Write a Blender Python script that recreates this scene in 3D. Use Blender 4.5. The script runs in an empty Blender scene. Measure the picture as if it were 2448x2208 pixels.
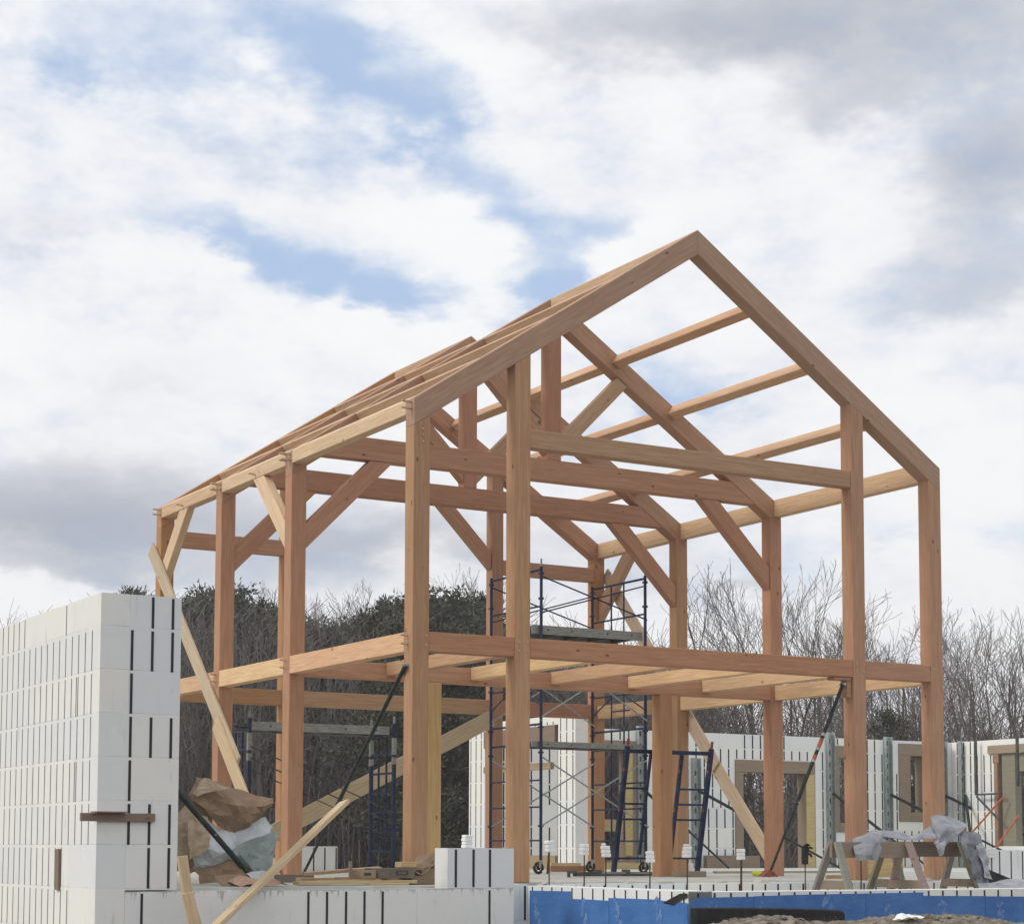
import bpy, bmesh, math, random
from mathutils import Vector, Matrix, noise
R = math.radians
random.seed(7)
SC = bpy.context.scene
COL = SC.collection

# ------------------------------------------------------------------ camera
YAW, PITCH, ROLL = 0.5278, 0.0834, 0.0030
CAM = Vector((-9.6217, -18.6688, 0.3765))
fw = Vector((math.sin(YAW)*math.cos(PITCH), math.cos(YAW)*math.cos(PITCH), math.sin(PITCH)))
rt = Vector((math.cos(YAW), -math.sin(YAW), 0))
up = rt.cross(fw)
r2 = math.cos(ROLL)*rt + math.sin(ROLL)*up
u2 = -math.sin(ROLL)*rt + math.cos(ROLL)*up
cd = bpy.data.cameras.new('camera')
cam = bpy.data.objects.new('camera', cd)
COL.objects.link(cam)
cam.matrix_world = Matrix(((r2.x, u2.x, -fw.x, CAM.x), (r2.y, u2.y, -fw.y, CAM.y), (r2.z, u2.z, -fw.z, CAM.z), (0, 0, 0, 1)))
cd.sensor_width = 36.0
cd.lens = 36.0*4611.9/2448.0
cd.shift_y = (1642.08-1104.0)/2448.0
cd.clip_start = 0.1
cd.clip_end = 3000
SC.camera = cam

# ------------------------------------------------------------------ view
SC.view_settings.view_transform = 'Standard'
SC.view_settings.look = 'None'
SC.view_settings.exposure = 0.0
SC.view_settings.gamma = 1.0

# ------------------------------------------------------------------ sun
SUN_DIR = Vector((-0.80, 0.12, 0.72)).normalized()      # towards the sun: left of the frame, behind thin cloud
sl = bpy.data.lights.new('sun', 'SUN')
sl.energy = 1.7
sl.angle = R(14)
sl.color = (1.0, 0.95, 0.87)
sun = bpy.data.objects.new('sun', sl)
COL.objects.link(sun)
sun.rotation_euler = SUN_DIR.to_track_quat('Z', 'Y').to_euler()
sun.location = (0, 0, 40)

# ------------------------------------------------------------------ world: blue sky seen through broken cloud
W_ = bpy.data.worlds.new('World')
SC.world = W_
W_.use_nodes = True
nt = W_.node_tree
nt.nodes.clear()
def N(tree, t, **kw):
    n = tree.nodes.new(t)
    for k, v in kw.items():
        setattr(n, k, v)
    return n
def LK(tree, a, b): tree.links.new(a, b)
def M(tree, op, a, b=None, c=None, clamp=False):
    n = N(tree, 'ShaderNodeMath', operation=op, use_clamp=clamp)
    for i, v in enumerate((a, b, c)):
        if v is None: continue
        if isinstance(v, (int, float)): n.inputs[i].default_value = v
        else: LK(tree, v, n.inputs[i])
    return n.outputs[0]
def MR(tree, v, a, b, c, d, smooth=True):
    n = N(tree, 'ShaderNodeMapRange', interpolation_type='SMOOTHSTEP' if smooth else 'LINEAR')
    LK(tree, v, n.inputs[0])
    for i, x in enumerate((a, b, c, d)): n.inputs[i+1].default_value = x
    return n.outputs[0]
def NOISE(tree, vec, scale, detail=6, rough=0.55, lac=2.0, dist=0.0):
    n = N(tree, 'ShaderNodeTexNoise')
    LK(tree, vec, n.inputs['Vector'])
    n.inputs['Scale'].default_value = scale; n.inputs['Detail'].default_value = detail
    n.inputs['Roughness'].default_value = rough; n.inputs['Lacunarity'].default_value = lac
    n.inputs['Distortion'].default_value = dist
    return n
out = N(nt, 'ShaderNodeOutputWorld')
bg = N(nt, 'ShaderNodeBackground')
LK(nt, bg.outputs[0], out.inputs[0])
SKY_STRENGTH = 0.12
bg.inputs['Strength'].default_value = SKY_STRENGTH
sky = N(nt, 'ShaderNodeTexSky', sky_type='NISHITA')
sky.sun_disc = False
sky.sun_elevation = math.asin(SUN_DIR.z)
sky.sun_rotation = math.atan2(SUN_DIR.x, SUN_DIR.y)
sky.altitude = 100; sky.air_density = 1.0; sky.dust_density = 1.6; sky.ozone_density = 1.0
tc = N(nt, 'ShaderNodeTexCoord')
DIRV = tc.outputs['Generated']
sp = N(nt, 'ShaderNodeSeparateXYZ'); LK(nt, DIRV, sp.inputs[0])
az = M(nt, 'SUBTRACT', M(nt, 'ARCTAN2', sp.outputs[0], sp.outputs[1]), YAW)
el = M(nt, 'ARCSINE', sp.outputs[2])
# cloud noise: squashed vertically so the clouds lie in layers
mp = N(nt, 'ShaderNodeMapping'); LK(nt, DIRV, mp.inputs[0])
mp.inputs['Scale'].default_value = (1, 1, 1.9); mp.inputs['Location'].default_value = (3.1, 0.7, 1.3)
n1 = NOISE(nt, mp.outputs[0], 5.5, 9, 0.56)
n2 = NOISE(nt, mp.outputs[0], 15.0, 7, 0.58)
wx = M(nt, 'MULTIPLY', M(nt, 'SUBTRACT', n1.outputs[0], 0.5), 0.10)
wy = M(nt, 'MULTIPLY', M(nt, 'SUBTRACT', n2.outputs[0], 0.5), 0.060)
wz = M(nt, 'MULTIPLY', M(nt, 'SUBTRACT', NOISE(nt, mp.outputs[0], 24.0, 6, 0.6).outputs[0], 0.5), 0.07)
cv = N(nt, 'ShaderNodeCombineXYZ')
LK(nt, M(nt, 'ADD', M(nt, 'ADD', az, wx), wz), cv.inputs[0])
LK(nt, M(nt, 'ADD', el, wy), cv.inputs[1])
def blob(cx, cy, rx, ry, rot=0.0):
    """soft elliptical patch of sky: azimuth/elevation centre and radii in radians -> 0..1"""
    m = N(nt, 'ShaderNodeMapping', vector_type='TEXTURE')
    LK(nt, cv.outputs[0], m.inputs[0])
    m.inputs['Location'].default_value = (cx, cy, 0)
    m.inputs['Rotation'].default_value = (0, 0, rot)
    m.inputs['Scale'].default_value = (rx, ry, 1)
    l = N(nt, 'ShaderNodeVectorMath', operation='LENGTH'); LK(nt, m.outputs[0], l.inputs[0])
    return MR(nt, l.outputs['Value'], 0.0, 1.0, 1.0, 0.0)
def blobs(tab):
    acc = None
    for *g, amp in tab:
        b = M(nt, 'MULTIPLY', blob(*g), amp)
        acc = b if acc is None else M(nt, 'ADD', acc, b)
    return acc
# azimuth from the middle of the view, elevation, radii, tilt, strength
HOLES = [
 (-0.180, 0.395, 0.123, 0.043, -0.05, 0.60), (-0.120, 0.412, 0.065, 0.046, 0.00, 0.56), (-0.098, 0.385, 0.072, 0.052, -0.70, 0.68),
 (-0.060, 0.382, 0.080, 0.029, -0.50, 0.76), (-0.040, 0.366, 0.032, 0.032, 0.00, 0.60), (-0.228, 0.387, 0.029, 0.020, 0.00, 0.40),
 (-0.022, 0.345, 0.032, 0.026, -0.40, 0.44), (-0.010, 0.328, 0.046, 0.026, -0.20, 0.68), (-0.045, 0.333, 0.041, 0.014, 0.00, 0.24),
 (0.006, 0.300, 0.049, 0.046, 0.00, 0.92), (0.016, 0.281, 0.029, 0.029, 0.00, 0.64),
 (-0.156, 0.313, 0.049, 0.019, -0.25, 0.60), (-0.118, 0.300, 0.065, 0.022, -0.30, 0.64), (-0.086, 0.291, 0.072, 0.028, -0.20, 0.76),
 (-0.066, 0.280, 0.051, 0.017, -0.20, 0.56),
 (0.036, 0.318, 0.038, 0.017, 0.10, 0.44), (0.048, 0.312, 0.035, 0.014, 0.20, 0.48), (0.000, 0.262, 0.043, 0.014, -0.20, 0.48),
 (0.080, 0.243, 0.055, 0.020, -0.50, 0.56), (0.100, 0.232, 0.038, 0.014, 0.20, 0.48),
 (0.255, 0.158, 0.065, 0.023, 0.00, 0.60), (0.195, 0.160, 0.049, 0.017, 0.00, 0.40), (0.262, 0.140, 0.058, 0.014, 0.00, 0.44),
 (0.150, 0.150, 0.029, 0.014, 0.00, 0.20),
]
SHADES = [
 (0.220, 0.415, 0.190, 0.070, 0.0, 0.55), (0.090, 0.412, 0.140, 0.040, 0.0, 0.46), (0.265, 0.340, 0.085, 0.045, 0.3, 0.50),
 (0.255, 0.285, 0.090, 0.035, 0.1, 0.30), (0.170, 0.370, 0.070, 0.030, 0.2, 0.28),
 (-0.265, 0.172, 0.190, 0.044, 0.03, 0.62), (-0.150, 0.158, 0.220, 0.034, 0.0, 0.42), (-0.220, 0.142, 0.120, 0.012, 0.0, 0.22), (-0.060, 0.160, 0.100, 0.020, 0.0, 0.28),
 (-0.190, 0.230, 0.080, 0.028, 0.1, 0.24), (-0.240, 0.310, 0.060, 0.018, 0.0, 0.12), (0.060, 0.150, 0.080, 0.020, 0.0, 0.22), (0.120, 0.135, 0.030, 0.010, 0.0, 0.2),
 (0.000, 0.135, 0.300, 0.014, 0.0, 0.12),
]
hole = blobs(HOLES)
shade = blobs(SHADES)
# elsewhere in the sky (outside the photographed part) cloud cover comes from noise alone
big = NOISE(nt, mp.outputs[0], 2.2, 8, 0.55)
inview = MR(nt, M(nt, 'MULTIPLY', M(nt, 'ABSOLUTE', az), 1.0), 0.30, 0.50, 0.0, 1.0)
gap_else = M(nt, 'MULTIPLY', MR(nt, big.outputs[0], 0.52, 0.66, 0.0, 1.0), inview)
rag = M(nt, 'MULTIPLY', M(nt, 'SUBTRACT', n2.outputs[0], 0.5), 1.7)
n3 = NOISE(nt, mp.outputs[0], 38.0, 6, 0.62)
rag2 = M(nt, 'ADD', M(nt, 'MULTIPLY', M(nt, 'SUBTRACT', n1.outputs[0], 0.5), 1.3), M(nt, 'MULTIPLY', M(nt, 'SUBTRACT', n3.outputs[0], 0.5), 0.9))
hz = M(nt, 'ADD', M(nt, 'ADD', M(nt, 'MULTIPLY', hole, 1.12), gap_else), M(nt, 'ADD', rag, rag2))
gap = MR(nt, hz, -0.12, 1.32, 0.0, 0.90)
# cloud brightness
cn = M(nt, 'MULTIPLY', M(nt, 'SUBTRACT', n1.outputs[0], 0.5), 0.68)
cn2 = M(nt, 'MULTIPLY', M(nt, 'SUBTRACT', n2.outputs[0], 0.5), 0.36)
cn3 = M(nt, 'MULTIPLY', M(nt, 'SUBTRACT', n3.outputs[0], 0.5), 0.22)
CLOUD_SHADE = M(nt, 'ADD', M(nt, 'ADD', shade, 0.085), M(nt, 'ADD', cn, M(nt, 'ADD', cn2, cn3)), clamp=True)
cr = N(nt, 'ShaderNodeValToRGB'); LK(nt, CLOUD_SHADE, cr.inputs[0])
e = cr.color_ramp.elements
k = 1.0/SKY_STRENGTH
e[0].position = 0.0; e[0].color = (0.975*k, 0.98*k, 0.99*k, 1)
e[1].position = 0.18; e[1].color = (0.90*k, 0.91*k, 0.945*k, 1)
x = e.new(0.42); x.color = (0.675*k, 0.695*k, 0.745*k, 1)
x = e.new(0.85); x.color = (0.445*k, 0.475*k, 0.55*k, 1)
mixc = N(nt, 'ShaderNodeMix', data_type='RGBA')
LK(nt, gap, mixc.inputs['Factor']); LK(nt, cr.outputs[0], mixc.inputs['A'])
# thin veil keeps the open blue pale
veil = N(nt, 'ShaderNodeMix', data_type='RGBA'); veil.inputs['Factor'].default_value = 0.55
LK(nt, sky.outputs[0], veil.inputs['A']); veil.inputs['B'].default_value = (0.54*k, 0.735*k, 1.07*k, 1)
LK(nt, veil.outputs['Result'], mixc.inputs['B'])
LK(nt, mixc.outputs['Result'], bg.inputs['Color'])

# ------------------------------------------------------------------ object helpers
def tag(o, label=None, cat=None, group=None, kind=None):
    if label: o['label'] = label
    if cat: o['category'] = cat
    if group: o['group'] = group
    if kind: o['kind'] = kind
    return o
def thing(name, label, cat, loc=(0, 0, 0), rot=(0, 0, 0), group=None):
    o = bpy.data.objects.new(name, None); COL.objects.link(o)
    o.location = loc; o.rotation_euler = rot; o.empty_display_size = 0.2
    return tag(o, label, cat, group)
def link_mesh(name, verts, faces, mat, parent=None, smooth=False, matrix=None, mats=None, mi=None):
    me = bpy.data.meshes.new(name)
    me.from_pydata([tuple(v) for v in verts], [], faces)
    for m in (mats or [mat]): me.materials.append(m)
    if mi: me.polygons.foreach_set('material_index', mi)
    if smooth: me.polygons.foreach_set('use_smooth', [True]*len(me.polygons))
    me.update()
    o = bpy.data.objects.new(name, me); COL.objects.link(o)
    if parent: o.parent = parent
    if matrix is not None: o.matrix_local = matrix
    return o
class MB:
    """collects boxes, bars and tubes into one mesh"""
    def __init__(s): s.v = []; s.f = []; s.m = []
    def add(s, vs, fs, mi=0):
        b = len(s.v); s.v += [Vector(v) for v in vs]; s.f += [tuple(i+b for i in f) for f in fs]; s.m += [mi]*len(fs)
    def box(s, a, b, mi=0):
        x0, y0, z0 = a; x1, y1, z1 = b
        s.add([(x0,y0,z0),(x1,y0,z0),(x1,y1,z0),(x0,y1,z0),(x0,y0,z1),(x1,y0,z1),(x1,y1,z1),(x0,y1,z1)],
              [(0,3,2,1),(4,5,6,7),(0,1,5,4),(1,2,6,5),(2,3,7,6),(3,0,4,7)], mi)
    def bar(s, A, B, w, d, upv=(0, 0, 1), mi=0):
        A = Vector(A); B = Vector(B); x = (B-A).normalized(); upv = Vector(upv)
        y = upv.cross(x)
        if y.length < 1e-4: y = Vector((0, 1, 0)).cross(x)
        y.normalize(); z = x.cross(y)
        c = []
        for P in (A, B):
            for sy, sz in ((-1,-1),(1,-1),(1,1),(-1,1)): c.append(P + y*sy*w/2 + z*sz*d/2)
        s.add(c, [(3,2,1,0),(4,5,6,7),(0,1,5,4),(1,2,6,5),(2,3,7,6),(3,0,4,7)], mi)
    def tube(s, pts, r, n=8, mi=0, r2=None):
        pts = [Vector(p) for p in pts]; rings = []
        for i, p in enumerate(pts):
            t = (pts[min(i+1, len(pts)-1)] - pts[max(i-1, 0)]).normalized()
            a = Vector((0, 0, 1)) if abs(t.z) < 0.9 else Vector((1, 0, 0))
            u = a.cross(t).normalized(); w = t.cross(u)
            rr = r if r2 is None else r + (r2-r)*i/max(1, len(pts)-1)
            rings.append([p + (u*math.cos(2*math.pi*k/n) + w*math.sin(2*math.pi*k/n))*rr for k in range(n)])
        vs = [v for q in rings for v in q]; fs = []
        for i in range(len(rings)-1):
            for k in range(n):
                fs.append((i*n+k, i*n+(k+1) % n, (i+1)*n+(k+1) % n, (i+1)*n+k))
        fs.append(tuple(range(n-1, -1, -1))); fs.append(tuple((len(rings)-1)*n+k for k in range(n)))
        s.add(vs, fs, mi)
    def prism(s, poly, ex, mi=0):
        poly = [Vector(p) for p in poly]; ex = Vector(ex); n = len(poly)
        nn = Vector()
        for i in range(n): nn += (poly[i]-poly[0]).cross(poly[(i+1) % n]-poly[0])
        if nn.dot(ex) > 0: poly.reverse()
        vs = poly + [p+ex for p in poly]
        fs = [tuple(range(n)), tuple(range(2*n-1, n-1, -1))]
        for i in range(n): j = (i+1) % n; fs.append((j, i, i+n, j+n))
        s.add(vs, fs, mi)
    def build(s, name, mat, parent=None, smooth=False, mats=None, bevel=0.0, matrix=None, color=None):
        o = link_mesh(name, s.v, s.f, mat, parent, smooth, matrix, mats, s.m if mats else None)
        if bevel:
            b = o.modifiers.new('bevel', 'BEVEL'); b.width = bevel; b.segments = 1; b.limit_method = 'ANGLE'; b.angle_limit = R(40)
        if color: o.color = (*color, 1)
        return o
def copy_tree(o, parent=None):
    c = o.copy(); COL.objects.link(c)
    if parent: c.parent = parent
    for ch in list(o.children): copy_tree(ch, c)
    return c

# ------------------------------------------------------------------ materials
def mat(name, col=(0.5, 0.5, 0.5), rough=0.7, metal=0.0, spec=0.4):
    m = bpy.data.materials.new(name); m.use_nodes = True
    b = m.node_tree.nodes['Principled BSDF']
    b.inputs['Base Color'].default_value = (*col, 1); b.inputs['Roughness'].default_value = rough
    b.inputs['Metallic'].default_value = metal; b.inputs['Specular IOR Level'].default_value = spec
    return m, m.node_tree, b
def mixcol(t, f, a, b, mode='MIX'):
    n = N(t, 'ShaderNodeMix', data_type='RGBA', blend_type=mode)
    if isinstance(f, (int, float)): n.inputs['Factor'].default_value = f
    else: LK(t, f, n.inputs['Factor'])
    for s, v in (('A', a), ('B', b)):
        if isinstance(v, tuple): n.inputs[s].default_value = (*v, 1) if len(v) == 3 else v
        else: LK(t, v, n.inputs[s])
    return n.outputs['Result']
def bump(t, b, h, strength=0.3, dist=0.01):
    n = N(t, 'ShaderNodeBump'); n.inputs['Strength'].default_value = strength; n.inputs['Distance'].default_value = dist
    LK(t, h, n.inputs['Height']); LK(t, n.outputs[0], b.inputs['Normal'])
def objcoord(t, scale=(1, 1, 1), rnd=True):
    c = N(t, 'ShaderNodeTexCoord'); mp_ = N(t, 'ShaderNodeMapping')
    LK(t, c.outputs['Object'], mp_.inputs[0]); mp_.inputs['Scale'].default_value = scale
    if rnd:
        oi = N(t, 'ShaderNodeObjectInfo')
        cb = N(t, 'ShaderNodeCombineXYZ')
        for i in range(3): LK(t, M(t, 'MULTIPLY', oi.outputs['Random'], 37.0+i*11), cb.inputs[i])
        LK(t, cb.outputs[0], mp_.inputs['Location'])
    return mp_.outputs[0]

def wood(name, knots=True, weather=0.0):
    """sawn timber: the object colour is the board's own colour; grain runs along local X"""
    m, t, b = mat(name, rough=0.72, spec=0.25)
    oi = N(t, 'ShaderNodeObjectInfo')
    g = NOISE(t, objcoord(t, (0.9, 16, 16)), 2.6, 6, 0.6, dist=0.6)
    fine = NOISE(t, objcoord(t, (2.5, 70, 70)), 2.0, 4, 0.6)
    blot = NOISE(t, objcoord(t, (0.8, 2.2, 2.2)), 1.6, 4, 0.55)
    base = oi.outputs['Color']
    dark = mixcol(t, 1.0, base, (0.86, 0.80, 0.75), 'MULTIPLY')
    lite = mixcol(t, 1.0, base, (1.06, 1.05, 1.03), 'MULTIPLY')
    c = mixcol(t, MR(t, g.outputs[0], 0.36, 0.66, 0.0, 1.0), dark, lite)
    c = mixcol(t, M(t, 'MULTIPLY', MR(t, blot.outputs[0], 0.42, 0.75, 0.0, 1.0), 0.35), c, mixcol(t, 1.0, base, (0.86, 0.80, 0.80), 'MULTIPLY'))
    c = mixcol(t, M(t, 'MULTIPLY', MR(t, fine.outputs[0], 0.5, 0.75, 0.0, 1.0), 0.25), c, mixcol(t, 1.0, base, (0.72, 0.66, 0.6), 'MULTIPLY'))
    if knots:
        v = N(t, 'ShaderNodeTexVoronoi', feature='F1'); LK(t, objcoord(t, (1.0, 1.9, 1.9)), v.inputs['Vector']); v.inputs['Scale'].default_value = 2.3
        c = mixcol(t, MR(t, v.outputs['Distance'], 0.045, 0.085, 0.85, 0.0), c, mixcol(t, 1.0, base, (0.33, 0.22, 0.17), 'MULTIPLY'))
    if weather:
        wn = NOISE(t, objcoord(t, (1.5, 5, 5)), 2.0, 5, 0.6)
        c = mixcol(t, M(t, 'MULTIPLY', wn.outputs[0], weather), c, (0.26, 0.25, 0.23))
    LK(t, c, b.inputs['Base Color'])
    bump(t, b, M(t, 'ADD', g.outputs[0], M(t, 'MULTIPLY', fine.outputs[0], 0.6)), 0.25, 0.004)
    return m
WOOD = wood('sawn_fir')
PLANK = wood('pale_plank')
OLDWOOD = wood('weathered_wood', True, 0.75)

def foam_mat(name='white_foam', drip=None):
    """white insulating formwork: blocks in courses 0.4064 high, dirt of their own in patches"""
    m, t, b = mat(name, rough=0.85, spec=0.2)
    c_ = N(t, 'ShaderNodeTexCoord'); s_ = N(t, 'ShaderNodeSeparateXYZ'); LK(t, c_.outputs['Object'], s_.inputs[0])
    zr = M(t, 'DIVIDE', M(t, 'ADD', s_.outputs[2], 0.0), 0.4064)
    row = M(t, 'FLOOR', zr)
    colx = M(t, 'ADD', M(t, 'DIVIDE', s_.outputs[0], 1.2192), M(t, 'MULTIPLY', row, 0.5))
    cb = N(t, 'ShaderNodeCombineXYZ'); LK(t, M(t, 'FLOOR', colx), cb.inputs[0]); LK(t, row, cb.inputs[1])
    oi = N(t, 'ShaderNodeObjectInfo'); LK(t, oi.outputs['Random'], cb.inputs[2])
    wn = N(t, 'ShaderNodeTexWhiteNoise', noise_dimensions='3D'); LK(t, cb.outputs[0], wn.inputs['Vector'])
    tint = mixcol(t, wn.outputs['Value'], (0.765, 0.785, 0.79), (0.86, 0.845, 0.785))
    mott = NOISE(t, objcoord(t, (1, 1, 1)), 3.0, 6, 0.6)
    tint = mixcol(t, M(t, 'MULTIPLY', MR(t, mott.outputs[0], 0.45, 0.75, 0, 1), 0.22), tint, (0.68, 0.69, 0.68))
    stain = NOISE(t, objcoord(t, (5, 5, 1.0)), 2.2, 6, 0.65)
    tint = mixcol(t, M(t, 'MULTIPLY', MR(t, stain.outputs[0], 0.58, 0.76, 0, 1), 0.45), tint, (0.42, 0.40, 0.36))
    wob = M(t, 'MULTIPLY', M(t, 'SUBTRACT', NOISE(t, objcoord(t), 30, 3).outputs[0], 0.5), 0.02)
    fz = M(t, 'ABSOLUTE', M(t, 'SUBTRACT', M(t, 'FRACT', M(t, 'ADD', M(t, 'ADD', zr, 0.5), wob)), 0.5))
    fx = M(t, 'ABSOLUTE', M(t, 'SUBTRACT', M(t, 'FRACT', M(t, 'ADD', colx, 0.5)), 0.5))
    jz = MR(t, fz, 0.006, 0.012, 1.0, 0.0); jx = MR(t, fx, 0.0015, 0.0035, 1.0, 0.0)
    jn = MR(t, NOISE(t, objcoord(t), 2.5, 4).outputs[0], 0.38, 0.68, 0.06, 0.48)
    j = M(t, 'MULTIPLY', M(t, 'MAXIMUM', jz, jx), jn)
    tint = mixcol(t, j, tint, (0.40, 0.40, 0.38))
    if drip is not None:                                # grey concrete slobber run down from the top edge
        dn = NOISE(t, objcoord(t, (1, 0, 0.06)), 22.0, 5, 0.7)
        ln = M(t, 'MULTIPLY', MR(t, dn.outputs[0], 0.50, 0.80, 0.0, 1.0), 0.17)
        dep = M(t, 'SUBTRACT', drip, s_.outputs[2])
        dm = M(t, 'LESS_THAN', dep, M(t, 'ADD', ln, M(t, 'MULTIPLY', MR(t, NOISE(t, objcoord(t), 3.0, 4).outputs[0], .4, .65, 0, 1), 0.012)))
        tint = mixcol(t, M(t, 'MULTIPLY', dm, 0.55), tint, (0.30, 0.29, 0.27))
    LK(t, tint, b.inputs['Base Color'])
    h = M(t, 'SUBTRACT', M(t, 'MULTIPLY', NOISE(t, objcoord(t), 110, 2).outputs[0], 0.4), M(t, 'MULTIPLY', j, 2.0))
    bump(t, b, h, 0.35, 0.006)
    return m
FOAM = foam_mat()
FOAMD = foam_mat('stained_white_foam', -0.030)
TIE, tt, tb_ = mat('black_plastic_tie', (0.018, 0.02, 0.022), 0.6)
BUCK = OLDWOOD

def noisy(name, c1, c2, scale=4.0, rough=0.8, metal=0.0, detail=6, b1=0.35, b2=0.7, bs=0.3, bd=0.01, stretch=(1, 1, 1), spec=0.3):
    m, t, b = mat(name, rough=rough, metal=metal, spec=spec)
    n = NOISE(t, objcoord(t, stretch), scale, detail, 0.6)
    LK(t, mixcol(t, MR(t, n.outputs[0], b1, b2, 0, 1), c1, c2), b.inputs['Base Color'])
    bump(t, b, n.outputs[0], bs, bd)
    return m
CONCRETE = noisy('pale_concrete', (0.46, 0.46, 0.42), (0.60, 0.60, 0.54), 2.0, 0.85)
NAVY = noisy('navy_paint', (0.012, 0.020, 0.055), (0.030, 0.045, 0.10), 9.0, 0.45, 0.3, bs=0.1)
GALV = noisy('galvanised_steel', (0.27, 0.31, 0.30), (0.40, 0.44, 0.43), 14.0, 0.5, 0.25, bs=0.1)
ALU = noisy('worn_aluminium', (0.22, 0.23, 0.21), (0.36, 0.37, 0.34), 10.0, 0.55, 0.3, bs=0.1, stretch=(1, 6, 6))
DECK = noisy('deck_underside', (0.05, 0.055, 0.05), (0.10, 0.105, 0.09), 6.0, 0.7)
GREEN = noisy('dark_green_paint', (0.012, 0.020, 0.018), (0.030, 0.045, 0.040), 12.0, 0.5, 0.2, bs=0.1)
ORANGE = noisy('orange_paint', (0.34, 0.085, 0.04), (0.48, 0.15, 0.075), 18.0, 0.55, bs=0.1)
RUST = noisy('red_primer', (0.20, 0.05, 0.03), (0.30, 0.09, 0.06), 18.0, 0.7)
RUBBER = noisy('black_rubber', (0.012, 0.012, 0.013), (0.03, 0.03, 0.03), 10.0, 0.75)
REBAR = noisy('rusty_rebar', (0.06, 0.035, 0.025), (0.11, 0.06, 0.04), 30.0, 0.8)
CAPW = noisy('white_foam_cap', (0.70, 0.71, 0.70), (0.84, 0.84, 0.82), 12.0, 0.85)
KRAFT = noisy('brown_kraft_paper', (0.225, 0.150, 0.092), (0.31, 0.215, 0.14), 5.0, 0.8, bs=0.4)
KRAFTL = noisy('light_kraft_paper', (0.34, 0.25, 0.17), (0.50, 0.40, 0.28), 5.0, 0.8, bs=0.4)
PLASTIC = noisy('grey_white_sheeting', (0.40, 0.44, 0.44), (0.62, 0.64, 0.66), 4.0, 0.5, bs=0.4)
TARP = noisy('silver_tarp', (0.22, 0.228, 0.25), (0.34, 0.35, 0.375), 5.0, 0.42, bs=0.4)
TARPD = noisy('grey_tarp_back', (0.12, 0.125, 0.14), (0.22, 0.23, 0.25), 4.0, 0.6, bs=0.4)
CARD = noisy('cardboard', (0.24, 0.17, 0.11), (0.33, 0.245, 0.165), 6.0, 0.85)
CARDD = noisy('grey_cardboard', (0.13, 0.11, 0.09), (0.20, 0.17, 0.14), 6.0, 0.85)
INK, _t, _b = mat('dark_ink', (0.05, 0.045, 0.045), 0.8)
PINKB = noisy('pink_offcuts', (0.46, 0.28, 0.20), (0.56, 0.37, 0.27), 7.0, 0.8)
NEON, _t, _b = mat('neon_yellow', (0.62, 0.75, 0.06), 0.6)
BLACKF = noisy('black_drain_sheet', (0.008, 0.008, 0.009), (0.02, 0.02, 0.021), 10.0, 0.55)
SOIL = noisy('soil', (0.12, 0.102, 0.08), (0.29, 0.255, 0.20), 9.0, 0.95, detail=10, bs=0.9, bd=0.04)
STONEM = noisy('stone', (0.15, 0.13, 0.11), (0.30, 0.27, 0.23), 12.0, 0.9)
LEAFLIT = noisy('leaf_litter', (0.10, 0.086, 0.070), (0.17, 0.145, 0.115), 0.8, 0.95, detail=10, bs=0.6, bd=0.1)
BARK = noisy('grey_bark', (0.075, 0.067, 0.061), (0.14, 0.127, 0.117), 6.0, 0.9)
TWIG = noisy('twig_bark', (0.13, 0.112, 0.103), (0.21, 0.185, 0.172), 2.0, 0.9, bs=0.0)
BRUSH = noisy('brush_stems', (0.10, 0.090, 0.082), (0.165, 0.148, 0.133), 1.2, 0.9, bs=0.0)
NEEDLE = noisy('pine_needles', (0.048, 0.050, 0.034), (0.115, 0.114, 0.078), 0.9, 0.8, bs=0.0)
def membrane_mat():
    m, t, b = mat('blue_membrane', rough=0.5, spec=0.35)
    n = NOISE(t, objcoord(t), 2.5, 6, 0.6)
    c = mixcol(t, MR(t, n.outputs[0], 0.3, 0.7, 0, 1), (0.045, 0.150, 0.40), (0.070, 0.200, 0.48))
    d = NOISE(t, objcoord(t), 9.0, 5, 0.65)
    c = mixcol(t, M(t, 'MULTIPLY', MR(t, d.outputs[0], 0.60, 0.75, 0, 1), 0.35), c, (0.19, 0.24, 0.36))
    LK(t, c, b.inputs['Base Color'])
    bump(t, b, NOISE(t, objcoord(t, (1, 1, 2)), 3.0, 5).outputs[0], 0.5, 0.03)
    return m
MEMB = membrane_mat()
MARK = noisy('pale_blue_print', (0.070, 0.185, 0.445), (0.17, 0.29, 0.53), 22.0, 0.55, bs=0.0, b1=0.4, b2=0.6)

TIEG, _t, _b = mat('dull_plastic_tie', (0.17, 0.17, 0.175), 0.7)

# ------------------------------------------------------------------ setting: ground, slab, porch floor, spoil heap
def terrain(x, y):
    dx, dy = x-CAM.x, y-CAM.y
    dist = math.hypot(dx, dy); a = math.atan2(dx, dy)-YAW
    z = -1.35
    s = max(0.0, min(1.0, (dist-52)/68)); s = s*s*(3-2*s)
    hill = 7.6 - 2.2*max(0.0, min(1.0, (a+0.02)/0.12))
    w = max(0.0, min(1.0, (1.25-abs(a))/0.35))
    z += hill*s*w
    z += 0.12*noise.noise(Vector((x*0.25, y*0.25, 0))) * (1 if dist > 16 else 0.5) + 0.9*s*noise.noise(Vector((x*0.03, y*0.03, 3)))
    return z
vs = []; fs = []
rad = [0.01, 2, 4, 6, 8, 10, 12, 14, 16, 18, 20, 23, 26, 30, 35, 40, 46, 52, 58, 64, 70, 76, 82, 90, 98, 106, 114, 122, 140, 170, 230, 320, 420]
NA = 144
for r in rad:
    for k in range(NA):
        a = 2*math.pi*k/NA; x = CAM.x+r*math.sin(a); y = CAM.y+r*math.cos(a); vs.append((x, y, terrain(x, y)))
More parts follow.
